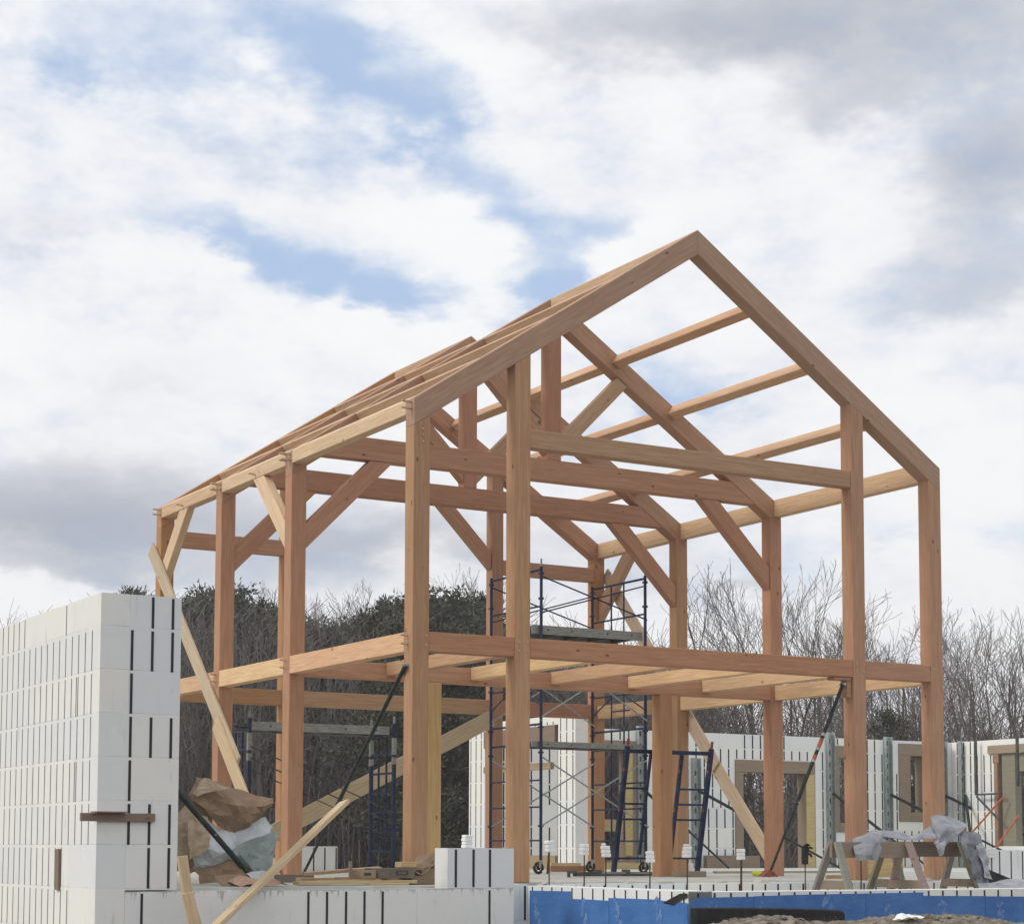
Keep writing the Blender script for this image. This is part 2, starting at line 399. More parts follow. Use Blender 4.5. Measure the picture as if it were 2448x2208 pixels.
for i in range(len(rad)-1):
    for k in range(NA):
        j = (k+1) % NA; fs.append((i*NA+k, (i+1)*NA+k, (i+1)*NA+j, i*NA+j))
tag(link_mesh('ground', vs, fs, LEAFLIT, smooth=True), kind='structure')

b = MB(); b.box((1.51, -0.128, -0.45), (20.0, 13.0, 0.0)); b.box((-3.668, -0.137, -0.45), (1.508, 13.0, -0.004)); b.box((-3.668, -1.058, -0.45), (0.505, -0.139, -0.004))
slab = tag(b.build('floor_slab', CONCRETE), kind='structure')
b = MB(); b.box((1.512, -3.148, -0.6), (9.4, -0.412, -0.30))
tag(b.build('porch_slab', CONCRETE), kind='structure')

def mound(x, y):
    crest = [( -1.0, -1.10), (-0.2, -0.75), (0.45, -0.42), (0.79, -0.30), (1.15, -0.215), (1.35, -0.25), (1.6, -0.30), (1.97, -0.285), (2.5, -0.275), (2.97, -0.235), (3.4, -0.25), (3.87, -0.32), (4.6, -0.40), (5.5, -0.55), (7, -0.9), (8, -1.3)]
    h = crest[0][1]
    for (xa, ha), (xb, hb) in zip(crest, crest[1:]):
        if xa <= x <= xb: h = ha+(hb-ha)*(x-xa)/(xb-xa)
    if x > crest[-1][0]: h = -1.3
    d = y+5.0
    fall = (abs(d)/1.9)**1.6 if d < 0 else (d/3.4)**2
    return h - fall*1.0
vs = []; fs = []; nx, ny = 300, 100
for j in range(ny+1):
    for i in range(nx+1):
        x = -1.4+9.4*i/nx; y = -7.2+3.72*j/ny
        z = mound(x, y) + 0.035*noise.noise(Vector((x*3, y*3, 0))) + 0.03*noise.noise(Vector((x*9, y*9, 5))) + 0.014*noise.noise(Vector((x*24, y*24, 9))) + 0.012*noise.noise(Vector((x*55, y*55, 2)))
        vs.append((x, y, max(z, -1.5)))
for j in range(ny):
    for i in range(nx):
        a = j*(nx+1)+i; fs.append((a, a+1, a+nx+2, a+nx+1))
rng = random.Random(3)
mi = [0]*len(fs)
ib = bmesh.new(); bmesh.ops.create_icosphere(ib, subdivisions=1, radius=1); IV = [v.co.copy() for v in ib.verts]; IF = [tuple(v.index for v in f.verts) for f in ib.faces]; ib.free()
for q in range(900):                                   # clods and pebbles on the heap
    x = rng.uniform(0.0, 5.4); y = rng.gauss(-5.0, 0.5); s = rng.choice([0.006, 0.008, 0.010, 0.013, 0.018, 0.026])
    z = mound(x, y)+0.1*s
    bi = len(vs); sx, sy, sz = s*rng.uniform(.8, 1.5), s*rng.uniform(.8, 1.4), s*rng.uniform(.5, .9)
    for c in IV: j_ = rng.uniform(.8, 1.2); vs.append((x+c.x*sx*j_, y+c.y*sy*j_, z+c.z*sz*j_))
    for f in IF: fs.append(tuple(bi+i for i in f)); mi.append(1 if q % 4 == 0 else 0)
for q in range(1500):                                  # dead grass and straw
    x = rng.uniform(0.0, 5.4); y = rng.gauss(-5.0, 0.45); z = mound(x, y)+.004; a = rng.uniform(0, 6.28); l = rng.uniform(.02, .06)
    bi = len(vs); dx, dy, dz = math.cos(a)*l, math.sin(a)*l, rng.uniform(.0, .7)*l
    vs += [(x-dy*.04, y+dx*.04, z), (x+dy*.04, y-dx*.04, z), (x+dx, y+dy, z+dz)]; fs.append((bi, bi+1, bi+2)); mi.append(2)
STRAW = noisy('dead_grass', (.20, .165, .10), (.34, .29, .19), 8.0, .9, bs=0)
tag(link_mesh('dirt_heap', vs, fs, SOIL, mats=[SOIL, STONEM, STRAW], mi=mi), kind='structure')

# thin damp air: one closed box round the camera and everything that stands in it
def haze_box():
    m = bpy.data.materials.new('thin_haze'); m.use_nodes = True; t = m.node_tree; t.nodes.clear()
    o_ = N(t, 'ShaderNodeOutputMaterial'); v = N(t, 'ShaderNodeVolumePrincipled')
    v.inputs['Color'].default_value = (0.94, 0.93, 0.92, 1); v.inputs['Density'].default_value = HAZE; v.inputs['Anisotropy'].default_value = 0.2
    LK(t, v.outputs[0], o_.inputs['Volume'])
    q = MB(); q.box((CAM.x-430, CAM.y-430, -2.7), (CAM.x+430, CAM.y+430, 22.0))
    tag(q.build('haze', m), 'thin pale haze in the air between the frame and the far trees', 'haze', kind='stuff')
HAZE = 0.0011
haze_box()

# ------------------------------------------------------------------ the timber frame: ONE thing, every timber a part
W, Y2, Y3, Y4, S = 7.7198, 3.3242, 5.6698, 8.0352, 0.2045
ZE, ZR = 5.336, 7.878
SL = (ZR-ZE)/(W/2)
RV = 0.305                       # vertical depth of a rafter
def roof(x): return ZE+SL*(x if x < W/2 else W-x)
frame = thing('timber_house', 'tall bare timber house frame of posts, beams and rafters with a steep gable', 'timber frame')
FIR = [(0.475, 0.295, 0.170), (0.500, 0.318, 0.186), (0.445, 0.268, 0.152), (0.485, 0.315, 0.192), (0.465, 0.282, 0.158)]
FIRG = (0.450, 0.300, 0.192)      # greyer fir
FIRR = (0.440, 0.255, 0.165)       # redder fir
PALE = (0.656, 0.519, 0.368)
CREAM = (0.708, 0.591, 0.444)
wr = random.Random(11)
def timber(name, poly, ex, axis, color=None, parent=None, bevel=0.006, m=None):
    """prism given by a polygon and an extrusion; its local X runs along the grain"""
    X = Vector(axis).normalized(); Y = Vector(ex).normalized()
    if X.cross(Y).length < 1e-3: Y = (Vector(poly[1])-Vector(poly[0])).normalized()
    Z = X.cross(Y).normalized(); Y = Z.cross(X)
    O = Vector(poly[0])
    mtx = Matrix(((X.x, Y.x, Z.x, O.x), (X.y, Y.y, Z.y, O.y), (X.z, Y.z, Z.z, O.z), (0, 0, 0, 1)))
    inv = mtx.inverted()
    q = MB(); q.prism([inv @ Vector(p) for p in poly], inv.to_3x3() @ Vector(ex))
    c = color or wr.choice(FIR)
    j = wr.uniform(0.94, 1.06)
    return q.build(name, m or WOOD, parent if parent else frame, bevel=bevel, matrix=mtx, color=(c[0]*j*1.04, c[1]*j*.945, c[2]*j*.835))
def post(x, y, top, color=None, name='post', z0=0.0, s=S):
    """vertical post; top = (z at its left edge, z at its right edge)"""
    z1, z2 = top
    return timber(name, [(x, y, z0), (x+s, y, z0), (x+s, y, z2), (x, y, z1)], (0, s, 0), (0, 0, 1), color)
def hbeam_x(name, x0, x1, y, z0, z1, color=None, t=S, dy=0.0):
    return timber(name, [(x0, y+dy, z0), (x1, y+dy, z0), (x1, y+dy, z1), (x0, y+dy, z1)], (0, t, 0), (1, 0, 0), color)
def hbeam_y(name, y0, y1, x0, x1, z0, z1, color=None, z1b=None):
    return timber(name, [(x0, y0, z0), (x1, y0, z0), (x1, y0, z1b or z1), (x0, y0, z1)], (0, y1-y0, 0), (0, 1, 0), color)
PEG = (0.583, 0.446, 0.309)
def pegs(parent, lst, d, r=0.013):
    """round wooden pegs; lst = world points on the face, d = outward direction and length"""
    inv = parent.matrix_basis.inverted()
    for p in lst:
        q = MB(); q.tube([inv @ Vector(p), inv @ (Vector(p)+Vector(d))], r, 7)
        q.build('peg', PLANK, parent, color=PEG)

def rafters(y, cl=None, cr=None):
    L = [(0, y, ZE), (0, y, ZE-RV), (W/2, y, ZR-RV), (W/2, y, ZR)]
    Rr = [(W, y, ZE), (W, y, ZE-RV), (W/2, y, ZR-RV), (W/2, y, ZR)]
    a = timber('rafter', L, (0, S, 0), (W/2, 0, ZR-ZE), cl)
    c = timber('rafter', Rr, (0, S, 0), (-W/2, 0, ZR-ZE), cr)
    return a, c
ru = lambda x: roof(x)-RV        # underside of the rafters
# --- front gable
P1 = post(0, 0, (ru(0), ru(S)), (0.435, 0.285, 0.185)); P4 = post(W-S, 0, (ru(W-S), ru(W)), (0.470, 0.309, 0.221))
X2, X3 = 1.295, W-1.295-S
P2 = post(X2, 0, (ru(X2), ru(X2+S)), FIRG); P3 = post(X3, 0, (ru(X3), ru(X3+S)), (0.458, 0.297, 0.214))
rafters(0, (0.429, 0.312, 0.244), (0.429, 0.312, 0.244))
hbeam_x('tie_beam', X2+S, X3, 0, 4.942, 5.153, (0.455, 0.325, 0.225), t=0.17, dy=0.012)
g1 = hbeam_x('floor_beam', S, X2, 0, 2.531, 2.75, FIRR, t=0.17, dy=0.006)
g2 = hbeam_x('floor_beam', X2+S, X3, 0, 2.531, 2.75, FIRR, t=0.17, dy=0.006)
g3 = hbeam_x('floor_beam', X3+S, W-S, 0, 2.531, 2.75, (0.445, 0.279, 0.201), t=0.17, dy=0.006)
# --- the two inner frames
for yb, cc in ((Y2, (0.444, 0.273, 0.195)), (Y3, (0.437, 0.261, 0.188))):
    lp = post(0, yb, (ru(0), ru(S)), (0.467, 0.292, 0.204)); rp = post(W-S, yb, (ru(W-S), ru(W)), (0.466, 0.280, 0.197) if yb == Y2 else FIRG)
    if yb == Y2: L2 = lp
    else: L3 = lp
    rafters(yb, (0.448, 0.302, 0.219), (0.437, 0.295, 0.217))
    za, zb = 5.33, 5.62
    xa = (za-(ZE-RV))/SL; xb = (zb-(ZE-RV))/SL
    timber('tie_beam', [(xa, yb+.006, za), (W-xa, yb+.006, za), (W-xb, yb+.006, zb), (xb, yb+.006, zb)], (0, S-.02, 0), (1, 0, 0), cc)
    k0, k1 = W/2-0.105, W/2+0.105
    timber('king_post', [(k0, yb+.003, zb), (k1, yb+.003, zb), (k1, yb+.003, ru(k1)), (W/2, yb+.003, ZR-RV), (k0, yb+.003, ru(k0))], (0, S-.01, 0), (0, 0, 1), (0.453, 0.263, 0.189))
    for sgn in (1, -1):
        fx = (lambda x: x) if sgn == 1 else (lambda x: W-x)
        # strut from the foot of the king post out to the rafter, at 45 degrees
        c0, c1 = 1.72, 1.99
        u = lambda c: (ZE-RV+SL*W-c)/(1+SL)         # where z = x + c meets the rafter underside
        pl = [(k1, k1+c0), (u(c0), u(c0)+c0), (u(c1), u(c1)+c1), (k1, k1+c1)]
        timber('strut', [(fx(x), yb+.02, z) for x, z in pl], (0, 0.15, 0), (sgn, 0, 1), (0.466, 0.354, 0.256) if sgn == 1 else (0.447, 0.290, 0.212))
        # knee brace from post to tie beam
        pl = [(S, 4.11), (S, 4.43), (S+za-4.43, za), (S+za-4.11, za)]
        timber('knee_brace', [(fx(x), yb+.02, z) for x, z in pl], (0, 0.15, 0), (sgn, 0, 1), (0.455, 0.274, 0.201))
# --- rear gable
L4 = post(0, Y4, (ru(0), ru(S))); post(W-S, Y4, (ru(W-S), ru(W)))
Q2, Q3 = 1.949, 5.575
post(Q2, Y4, (ru(Q2), ru(Q2+S))); post(Q3, Y4, (ru(Q3), ru(Q3+S)), (0.423, 0.272, 0.194))
rafters(Y4, None, (0.431, 0.255, 0.187))
for a_, b_ in ((S, Q2), (Q3+S, W-S)):
    hbeam_x('tie_beam', a_, b_, Y4, 4.78, 5.008, (0.493, 0.322, 0.234), t=0.16, dy=0.005)
hbeam_x('tie_beam', Q2+S, Q3, Y4, 5.85, 6.05, None, t=0.16, dy=0.005)
for a_, b_, cc in ((S, Q2, None), (Q2+S, Q3, (0.461, 0.325, 0.217)), (Q3+S, W-S, (0.462, 0.257, 0.179))):
    hbeam_x('floor_beam', a_, b_, Y4, 2.51, 2.74, cc, t=0.16, dy=0.005)
for sgn in (1, -1):
    fx = (lambda x: x) if sgn == 1 else (lambda x: W-x)
    pl = [(Q2+S, 4.84), (Q2+S, 5.13), (Q2+S+5.85-5.13, 5.85), (Q2+S+5.85-4.84, 5.85)]
    timber('knee_brace', [(fx(x), Y4+.02, z) for x, z in pl], (0, 0.15, 0), (sgn, 0, 1), (0.467, 0.286, 0.208))
# --- loft floor between the front gable and the first inner frame
I1, I2 = 1.94, W-1.94-S
hbeam_x('floor_beam', S, W-S, Y2, 2.515, 2.728, (0.456, 0.285, 0.197), t=S-.012, dy=0.006)
for x in (I1, I2): post(x, Y2, (2.515, 2.515), (0.46, 0.28, 0.17) if x == I2 else (0.52, 0.40, 0.215))
for i, x in enumerate((1.342, 2.576, 3.807, 5.042, 6.292)):
    hbeam_y('joist', 0.178, Y2+.006, x, x+0.14, 2.57, 2.735, [(0.531, 0.375, 0.258), (0.720, 0.568, 0.353), (0.600, 0.425, 0.288), (0.697, 0.521, 0.346), (0.676, 0.520, 0.354)][i])
# --- eave plates and girts, three bays each side
bays = ((S, Y2), (Y2+S, Y3), (Y3+S, Y4))
lpl = []; lgi = []
for (ya, yb), cp, cg in zip(bays, (CREAM, CREAM, (0.668, 0.531, 0.385)), ((0.670, 0.475, 0.333), (0.700, 0.544, 0.358), (0.673, 0.498, 0.351))):
    lpl.append(hbeam_y('eave_plate', ya, yb, 0.0, 0.135, 5.178, 5.338, cp, z1b=roof(.135)))
    hbeam_y('eave_plate', ya, yb, W, W-0.135, 5.175, 5.338, PALE, z1b=roof(.135))
    lgi.append(hbeam_y('girt', ya, yb, 0.0, 0.15, 2.532, 2.75, cg))
    hbeam_y('girt', ya, yb, W-0.15, W, 2.51, 2.72, (0.652, 0.496, 0.330))
# braces in the eave walls
def eave_brace(x0, yp, sgn, col):
    pl = [(yp, 4.114), (yp, 4.455), (yp+sgn*(5.178-4.455), 5.178), (yp+sgn*(5.178-4.114), 5.178)]
    return timber('eave_brace', [(x0, y, z) for y, z in pl], (0.11, 0, 0), (0, sgn, 1), col)
eb1 = eave_brace(0.006, Y2+S, 1, CREAM); eb2 = eave_brace(0.006, Y4, -1, CREAM); eave_brace(W-0.116, Y4, -1, (0.519, 0.363, 0.265))
# --- ridge beam (front and back bay only) and purlins
for ya, yb, cc in ((S, Y2, (0.585, 0.458, 0.341)), (Y3+S, Y4, (0.536, 0.409, 0.302))):
    h = W/2
    timber('ridge_beam', [(h-.07, ya, ZR-.28), (h+.07, ya, ZR-.28), (h+.07, ya, ZR-.07*SL), (h, ya, ZR), (h-.07, ya, ZR-.07*SL)], (0, yb-ya, 0), (0, 1, 0), cc)
th = math.atan(SL); pe = (math.cos(th), -math.sin(th)); pn = (math.sin(th), math.cos(th))
for x in (4.873, 5.80, 6.743):
    for sgn in (1, -1):
        for ya, yb in bays:
            z = roof(x); D, w_ = 0.15, 0.125
            q = [(x, z), (x-D*pn[0], z-D*pn[1]), (x+w_*pe[0]-D*pn[0], z+w_*pe[1]-D*pn[1]), (x+w_*pe[0], z+w_*pe[1])]
            timber('purlin', [((p if sgn == 1 else W-p), ya, zz-.002) for p, zz in q], (0, yb-ya, 0), (0, 1, 0), wr.choice([(0.581, 0.435, 0.318), (0.628, 0.472, 0.345), (0.601, 0.431, 0.309)]))
# --- pegs left standing proud
for pp, y in ((P1, S*.55), (L2, Y2+S*.5), (L3, Y3+S*.5), (L4, Y4+S*.35)):
    pegs(pp, [(0.0, y-.05, 5.30), (0.0, y-.05, 5.225)], (-0.13, -0.01, 0.0))
    if pp is not L4: pegs(pp, [(0.0, y, 2.705), (0.0, y, 2.61)], (-0.09, 0.0, 0.006))
    if pp in (L2, L3): pegs(pp, [(0.0, y+.09, 5.32), (0.0, y+.09, 5.24)], (-0.10, -0.01, 0.0))
pegs(lpl[1], [(0.0, 4.50, 5.225)], (-0.10, 0, 0.01)); pegs(lpl[2], [(0.0, 7.15, 5.225)], (-0.10, 0, 0.01))
for pp, x in ((P2, X2), (P3, X3)):
    pegs(pp, [(x+S*.25, 0, 2.70), (x+S*.25, 0, 2.60), (x+S*.8, 0, 2.70), (x+S*.8, 0, 2.60)], (0, -0.012, 0), 0.012)
pegs(P1, [(S*.8, 0, 2.70), (S*.8, 0, 2.60), (S*.55, 0, 5.0), (S*.55, 0, 4.93), (S*.55, 0, 4.86)], (0, -0.010, 0), 0.012)
pegs(P4, [(W-S*.8, 0, 2.70), (W-S*.8, 0, 2.60)], (0, -0.010, 0), 0.012)

# ------------------------------------------------------------------ insulated formwork walls
CH = 0.4064
def foam_wall(name, label, cat, origin, ang, length, thick, z0, z1, ties=(), holes=(), tw=0.022, parent=None, group=None, tm=None, fm=None):
    """wall in its own frame: s along it, visible face at t=0; ties = (s, zlo, zhi), holes = (s0, s1, z0, z1)"""
    ss = sorted({0, length, *[h[0] for h in holes], *[h[1] for h in holes]}); ss = [v for v in ss if 0 <= v <= length]
    zs = sorted({z0, z1, *[h[2] for h in holes], *[h[3] for h in holes]}); zs = [v for v in zs if z0 <= v <= z1]
    def solid(i, j):
        if not (0 <= i < len(ss)-1 and 0 <= j < len(zs)-1): return False
        sm, zm = (ss[i]+ss[i+1])/2, (zs[j]+zs[j+1])/2
        return not any(h[0] < sm < h[1] and h[2] < zm < h[3] for h in holes)
    q = MB()
    for i in range(len(ss)-1):
        for j in range(len(zs)-1):
            if not solid(i, j): continue
            a, b_, c, d = ss[i], ss[i+1], zs[j], zs[j+1]; T = thick
            q.add([(a,0,c),(b_,0,c),(b_,0,d),(a,0,d)], [(0,1,2,3)]); q.add([(a,T,c),(b_,T,c),(b_,T,d),(a,T,d)], [(3,2,1,0)])
            if not solid(i-1, j): q.add([(a,0,c),(a,T,c),(a,T,d),(a,0,d)], [(3,2,1,0)])
            if not solid(i+1, j): q.add([(b_,0,c),(b_,T,c),(b_,T,d),(b_,0,d)], [(0,1,2,3)])
            if not solid(i, j-1): q.add([(a,0,c),(b_,0,c),(b_,T,c),(a,T,c)], [(3,2,1,0)])
            if not solid(i, j+1): q.add([(a,0,d),(b_,0,d),(b_,T,d),(a,T,d)], [(0,1,2,3)])
    for s_, zl, zh in ties: q.box((s_-tw/2, -0.003, zl), (s_+tw/2, 0.002, zh), 1)
    o = q.build(name, FOAM, parent, mats=[fm or FOAM, tm or TIE], matrix=Matrix.Translation(origin) @ Matrix.Rotation(ang, 4, 'Z'))
    if not parent: tag(o, label, cat, group)
    return o
def rows(z0, z1, base=-0.018, m=0.014):
    """one course after another between z0 and z1: (index, zlo, zhi)"""
    r = []; i = math.floor((z0-base)/CH)
    while base+i*CH < z1:
        a = max(z0, base+i*CH)+m; b_ = min(z1, base+(i+1)*CH)-m
        if b_-a > 0.05: r.append((i, a, b_))
        i += 1
    return r
wrng = random.Random(5)
# --- near left: tall corner, its long face running away, its short face to the camera
XC, YC, ZT = -3.947, -1.34, 2.742
LEN = 13.0
ties = []
for i, a, b_ in rows(-1.3, ZT):
    for k in range(62):
        y = YC+0.239+0.2032*k
        if i == 6 and not (y > 1.1 or abs(y+.3) < 0.12): continue
        if i == 0 and y < -0.35: continue
        if i < 0 and y < -0.55: continue
        if y > 11.4: continue
        ties.append((YC+LEN-y, a, b_))
        if i in (4, 2) and k == 2: ties.append((YC+LEN-y-0.05, a, b_))
long_face = foam_wall('corner_wall', 'tall white foam block wall at the left edge, its end turned to the camera', 'wall', (XC, YC+LEN, 0), R(-90), LEN-0.0, 0.28, -1.3, ZT, ties, tw=0.017, tm=TIEG)
tX = (-3.642-XC, -3.443-XC, -3.245-XC)
ts = []
for i, a, b_ in rows(-0.018, ZT):
    for c in {6: (1, 2), 5: (0, 1, 2), 4: (0,), 3: (0, 1, 2), 2: (0,), 1: (0, 1, 2), 0: (1, 2)}[i]: ts.append((tX[c], a, b_))
inv = long_face.matrix_basis.inverted()
end = foam_wall('end_return', None, None, (XC+0.28, YC-0.001, 0), 0, 0.786-0.28, 0.28, -0.018, ZT, [(s_-0.28, a, b_) for s_, a, b_ in ts], tw=0.026)
end.parent = long_face; end.matrix_basis = inv @ (Matrix.Translation((XC+0.28, YC-0.001, 0)))
# --- low wall on the foundation line
lt = [(x+3.667, a, b_) for i, a, b_ in rows(-1.25, -0.035) for x in (-1.811, -1.612, -1.406, -1.205, -1.005, 0.218) if not (i < -2 and x > 0)]
lt += [(-3.443+3.667-0.06, -0.4, -0.05)]
foam_wall('low_wall', 'low white foam block wall in front of the frame, its top stained with concrete', 'wall', (-3.665, YC, 0), 0, 0.509+3.665, 0.28, -1.3, -0.030, lt, tw=0.024, fm=FOAMD)
foam_wall('foam_block', 'single white foam block course standing on the low wall beside the cardboard', 'foam block', (-0.269, YC-.001, -0.029), 0, 0.778, 0.28, 0.0, 0.411, [(s_, 0.014, 0.397) for s_ in (0.093, 0.299, 0.492)], tw=0.026)
foam_wall('short_wall', 'short white foam wall piece between the low wall and blue sheeting', 'wall', (0.52, -0.41, 0), 0, 0.709, 0.27, -1.3, -0.014, [(0.674, -0.40, -0.03)], tw=0.026)
# --- blue-clad foundation: side running towards the camera, then the front
jt = [(0.1+0.2032*k, -0.39, -0.035) for k in range(15)]
jog = foam_wall('foundation_wall', 'white foam foundation wall running toward the camera with stepped blue sheeting', 'wall', (1.23, -0.412, 0), R(-90), 3.018, 0.28, -1.3, -0.024, jt)
JY = -3.43
ft = [(2.128-1.23+0.196*k, -0.39, -0.045) for k in range(-4, 34)]
front = foam_wall('foundation_wall', 'long white foam foundation wall along the front, clad in blue sheeting', 'wall', (1.23, JY, 0), 0, 8.2, 0.28, -1.3, -0.034, ft)
foam_wall('stem_wall', 'white foam stem wall under the front posts, ties showing behind the sawhorses', 'wall', (1.512, -0.41, 0), 0, 8.0, 0.28, -1.3, -0.012, [(0.34+0.1885*k, -0.38, -0.03) for k in range(40)])
def sheet(parent, pts, off, seed, marks=3):
    """blue self-adhesive sheet lying on the wall face; pts = (s, ztop) along its upper edge"""
    rg = random.Random(seed); q = MB()
    poly = [(pts[0][0], -1.25)] + list(pts) + [(pts[-1][0], -1.25)]
    q.prism([(s_, -off, z) for s_, z in poly], (0, 0.003, 0))
    o = q.build('blue_sheet', MEMB, parent)
    mk = MB()
    for k in range(max(1, marks-1)):
        s0 = pts[0][0] + (pts[-1][0]-pts[0][0])*((k+0.5)/marks + rg.uniform(-.12, .12)); z0 = -0.1-rg.uniform(0.03, 0.10)
        for j in range(9):                         # slanted print, letter after letter down the sheet
            zz = z0-0.075*j; sx = s0+0.018*j
            if zz < -1.0: break
            for st in range(3):
                a = rg.uniform(-.5, .5); l = rg.uniform(.05, .10); cx = sx+rg.uniform(-.04, .04); cz = zz+rg.uniform(-.028, .028)
                w_ = rg.uniform(.010, .022)
                ca, sa = math.cos(1.1+a)*l/2, math.sin(1.1+a)*l/2
                na, nb = -math.sin(1.1+a)*w_, math.cos(1.1+a)*w_
                mk.add([(cx-ca-na, -off-.0012-.0004*st-.0013*(j % 3), cz-sa-nb), (cx+ca-na, -off-.0012-.0004*st-.0013*(j % 3), cz+sa-nb), (cx+ca+na, -off-.0012-.0004*st-.0013*(j % 3), cz+sa+nb), (cx-ca+na, -off-.0012-.0004*st-.0013*(j % 3), cz-sa+nb)], [(0, 1, 2, 3)])
    mk.build('printed_mark', MARK, o)
    return o
sheet(jog, [(0.05, -0.078), (0.80, -0.070), (0.892, -0.067)], 0.007, 1, 2)
sheet(jog, [(0.865, -0.148), (1.3, -0.146), (1.635, -0.150)], 0.0115, 2, 2)
sheet(jog, [(1.622, -0.121), (2.1, -0.118), (2.415, -0.117)], 0.007, 3, 2)
sheet(jog, [(2.40, -0.117), (2.7, -0.128), (3.018, -0.138)], 0.0115, 4, 2)
q = MB(); q.prism([(2.60, -.0145, -.150), (2.66, -.0145, -.128), (2.90, -.0145, -.050), (3.017, -.0145, -.046), (3.017, -.0145, -.085), (2.93, -.0145, -.10), (2.80, -.0145, -.165)], (0, .003, 0)); q.build('black_flap', RUBBER, jog)
fx = [0.0, 0.78, 1.40, 2.20, 2.96, 3.84, 4.7, 5.6, 6.5, 7.4, 8.2]
fz = [(-.137, -.085), (-.080, -.070), (-.070, -.066), (-.066, -.062), (-.096, -.108), (-.110, -.124), (-.124, -.122), (-.12, -.13), (-.12, -.12), (-.12, -.13)]
for i in range(10):
    pts = [(fx[i], fz[i][0]), (fx[i+1]+0.012, fz[i][1])]
    if i == 0: pts = [(0.0, -.137), (0.10, -.088), (0.792, -.083)]
    sheet(front, pts, 0.007 if i % 2 == 0 else 0.0115, 20+i, 2)
# --- far walls of the back wing
YB, XR = 13.0, 20.0
holesB = [(10.3, 11.66, -0.05, 2.50), (14.10, 16.17, -0.05, 2.20), (16.64, 17.55, 0.74, 2.56), (18.47, 19.55, 0.98, 2.66)]
tB = []
for i, a, b_ in rows(0.0, 2.72, m=0.012):
    for k in range(58):
        x = 8.46+0.2032*k
        if any(h[0]-.05 < x < h[1]+.05 and not (b_ < h[2] or a > h[3]) for h in holesB):
            h = [h for h in holesB if h[0]-.05 < x < h[1]+.05][0]
            if b_ > h[3]+.08 and a < h[3]: tB.append((x-8.2, h[3]+.02, b_))
            continue
        if i == 6 and k % 11 in (3, 4, 5, 6): continue
        if wrng.random() < 0.04: continue
        tB.append((x-8.2+(0.1 if i < 3 and 13.2 < x < 14.1 else 0), a, b_))
backw = foam_wall('back_wall', 'far white foam wall behind the frame with three boarded window openings', 'wall', (8.2, YB, 0), 0, XR-8.2+0.28, 0.28, -0.4, 2.72, tB, [(h[0]-8.2, h[1]-8.2, h[2], h[3]) for h in holesB], tw=0.031)
def buck(parent, s0, s1, z0, z1, w=0.20, sill=True, t=0.34, col=(0.31, 0.22, 0.135), jl=True, jr=True, hh=0.22):
    q = MB()
    q.box((s0+.002, -0.03, z1-hh), (s1-.002, t, z1-.003))
    if jl: q.box((s0+.003, -0.028, z0+.003), (s0+w, t-.01, z1-hh-.002))
    if jr: q.box((s1-w, -0.028, z0+.003), (s1-.003, t-.01, z1-hh-.002))
    if sill: q.box((s0+w+.002, -0.03, z0+.004), (s1-w-.002, t, z0+.20))
    return q.build('window_buck', BUCK, parent, bevel=0.004, color=col)
buck(backw, 10.3-8.2, 11.66-8.2, -0.05, 2.50, sill=True, w=0.16, hh=0.20)
buck(backw, 14.10-8.2, 16.17-8.2, -0.05, 2.20, sill=False, hh=0.25)
buck(backw, 16.64-8.2, 17.55-8.2, 0.74, 2.56, hh=0.26, w=0.18)
buck(backw, 18.47-8.2, 19.55-8.2, 0.98, 2.66, hh=0.26, w=0.32)
for s0, s1, z0, z1, c in ((11.40, 11.56, 0.25, 2.28, (0.52, 0.42, 0.20)), (15.91, 16.12, -0.02, 1.935, (0.56, 0.46, 0.24)), (10.46, 11.4, 0.72, 0.95, (0.40, 0.33, 0.17))):
    q = MB(); q.box((s0-8.2, -0.06, z0), (s1-8.2, -0.031, z1)); q.build('loose_stud', PLANK, backw, color=c)
q = MB(); q.box((13.30-8.2, -0.06, -0.02), (14.68-8.2, -0.02, 0.25)); q.box((13.32-8.2, -0.10, -0.02), (14.0-8.2, -0.063, 0.22)); q.build('base_board', OLDWOOD, backw, color=(0.30, 0.22, 0.14))
# wing wall on the right, running towards the camera
tR = []
hR = [(YB-11.70, YB-8.6, 0.46, 2.60)]
for i, a, b_ in rows(0.0, 2.72, m=0.012):
    for k in range(30):
        y = 12.82-0.2032*k
        if y < 11.73: continue
        if i == 6 and y < 12.3: continue
        tR.append((YB-y, a, b_))
sidew = foam_wall('side_wall', 'white foam wall at the right edge with a timber lined opening', 'wall', (XR, YB-.003, 0), R(-90), 5.5, 0.28, -0.4, 2.72, tR, hR, tw=0.03)
q = MB(); q.box((YB-11.86, -0.04, 2.425), (YB-8.4, 0.02, 2.60)); q.build('header_board', OLDWOOD, sidew, color=(0.40, 0.29, 0.18))
q = MB(); q.box((YB-11.70, -0.02, 0.46), (YB-11.60, 0.27, 2.42)); q.box((YB-11.72, -.03, 2.22), (YB-11.55, -.021, 2.424)); q.build('jamb_board', OLDWOOD, sidew, color=(0.36, 0.19, 0.10))
q = MB(); q.box((YB-11.50, 0.02, 0.46), (YB-11.12, 0.20, 2.42)); q.box((YB-11.12, 0.05, 2.03), (YB-9.0, 0.2, 2.42)); q.build('treated_post', OLDWOOD, sidew, color=(0.25, 0.24, 0.16))
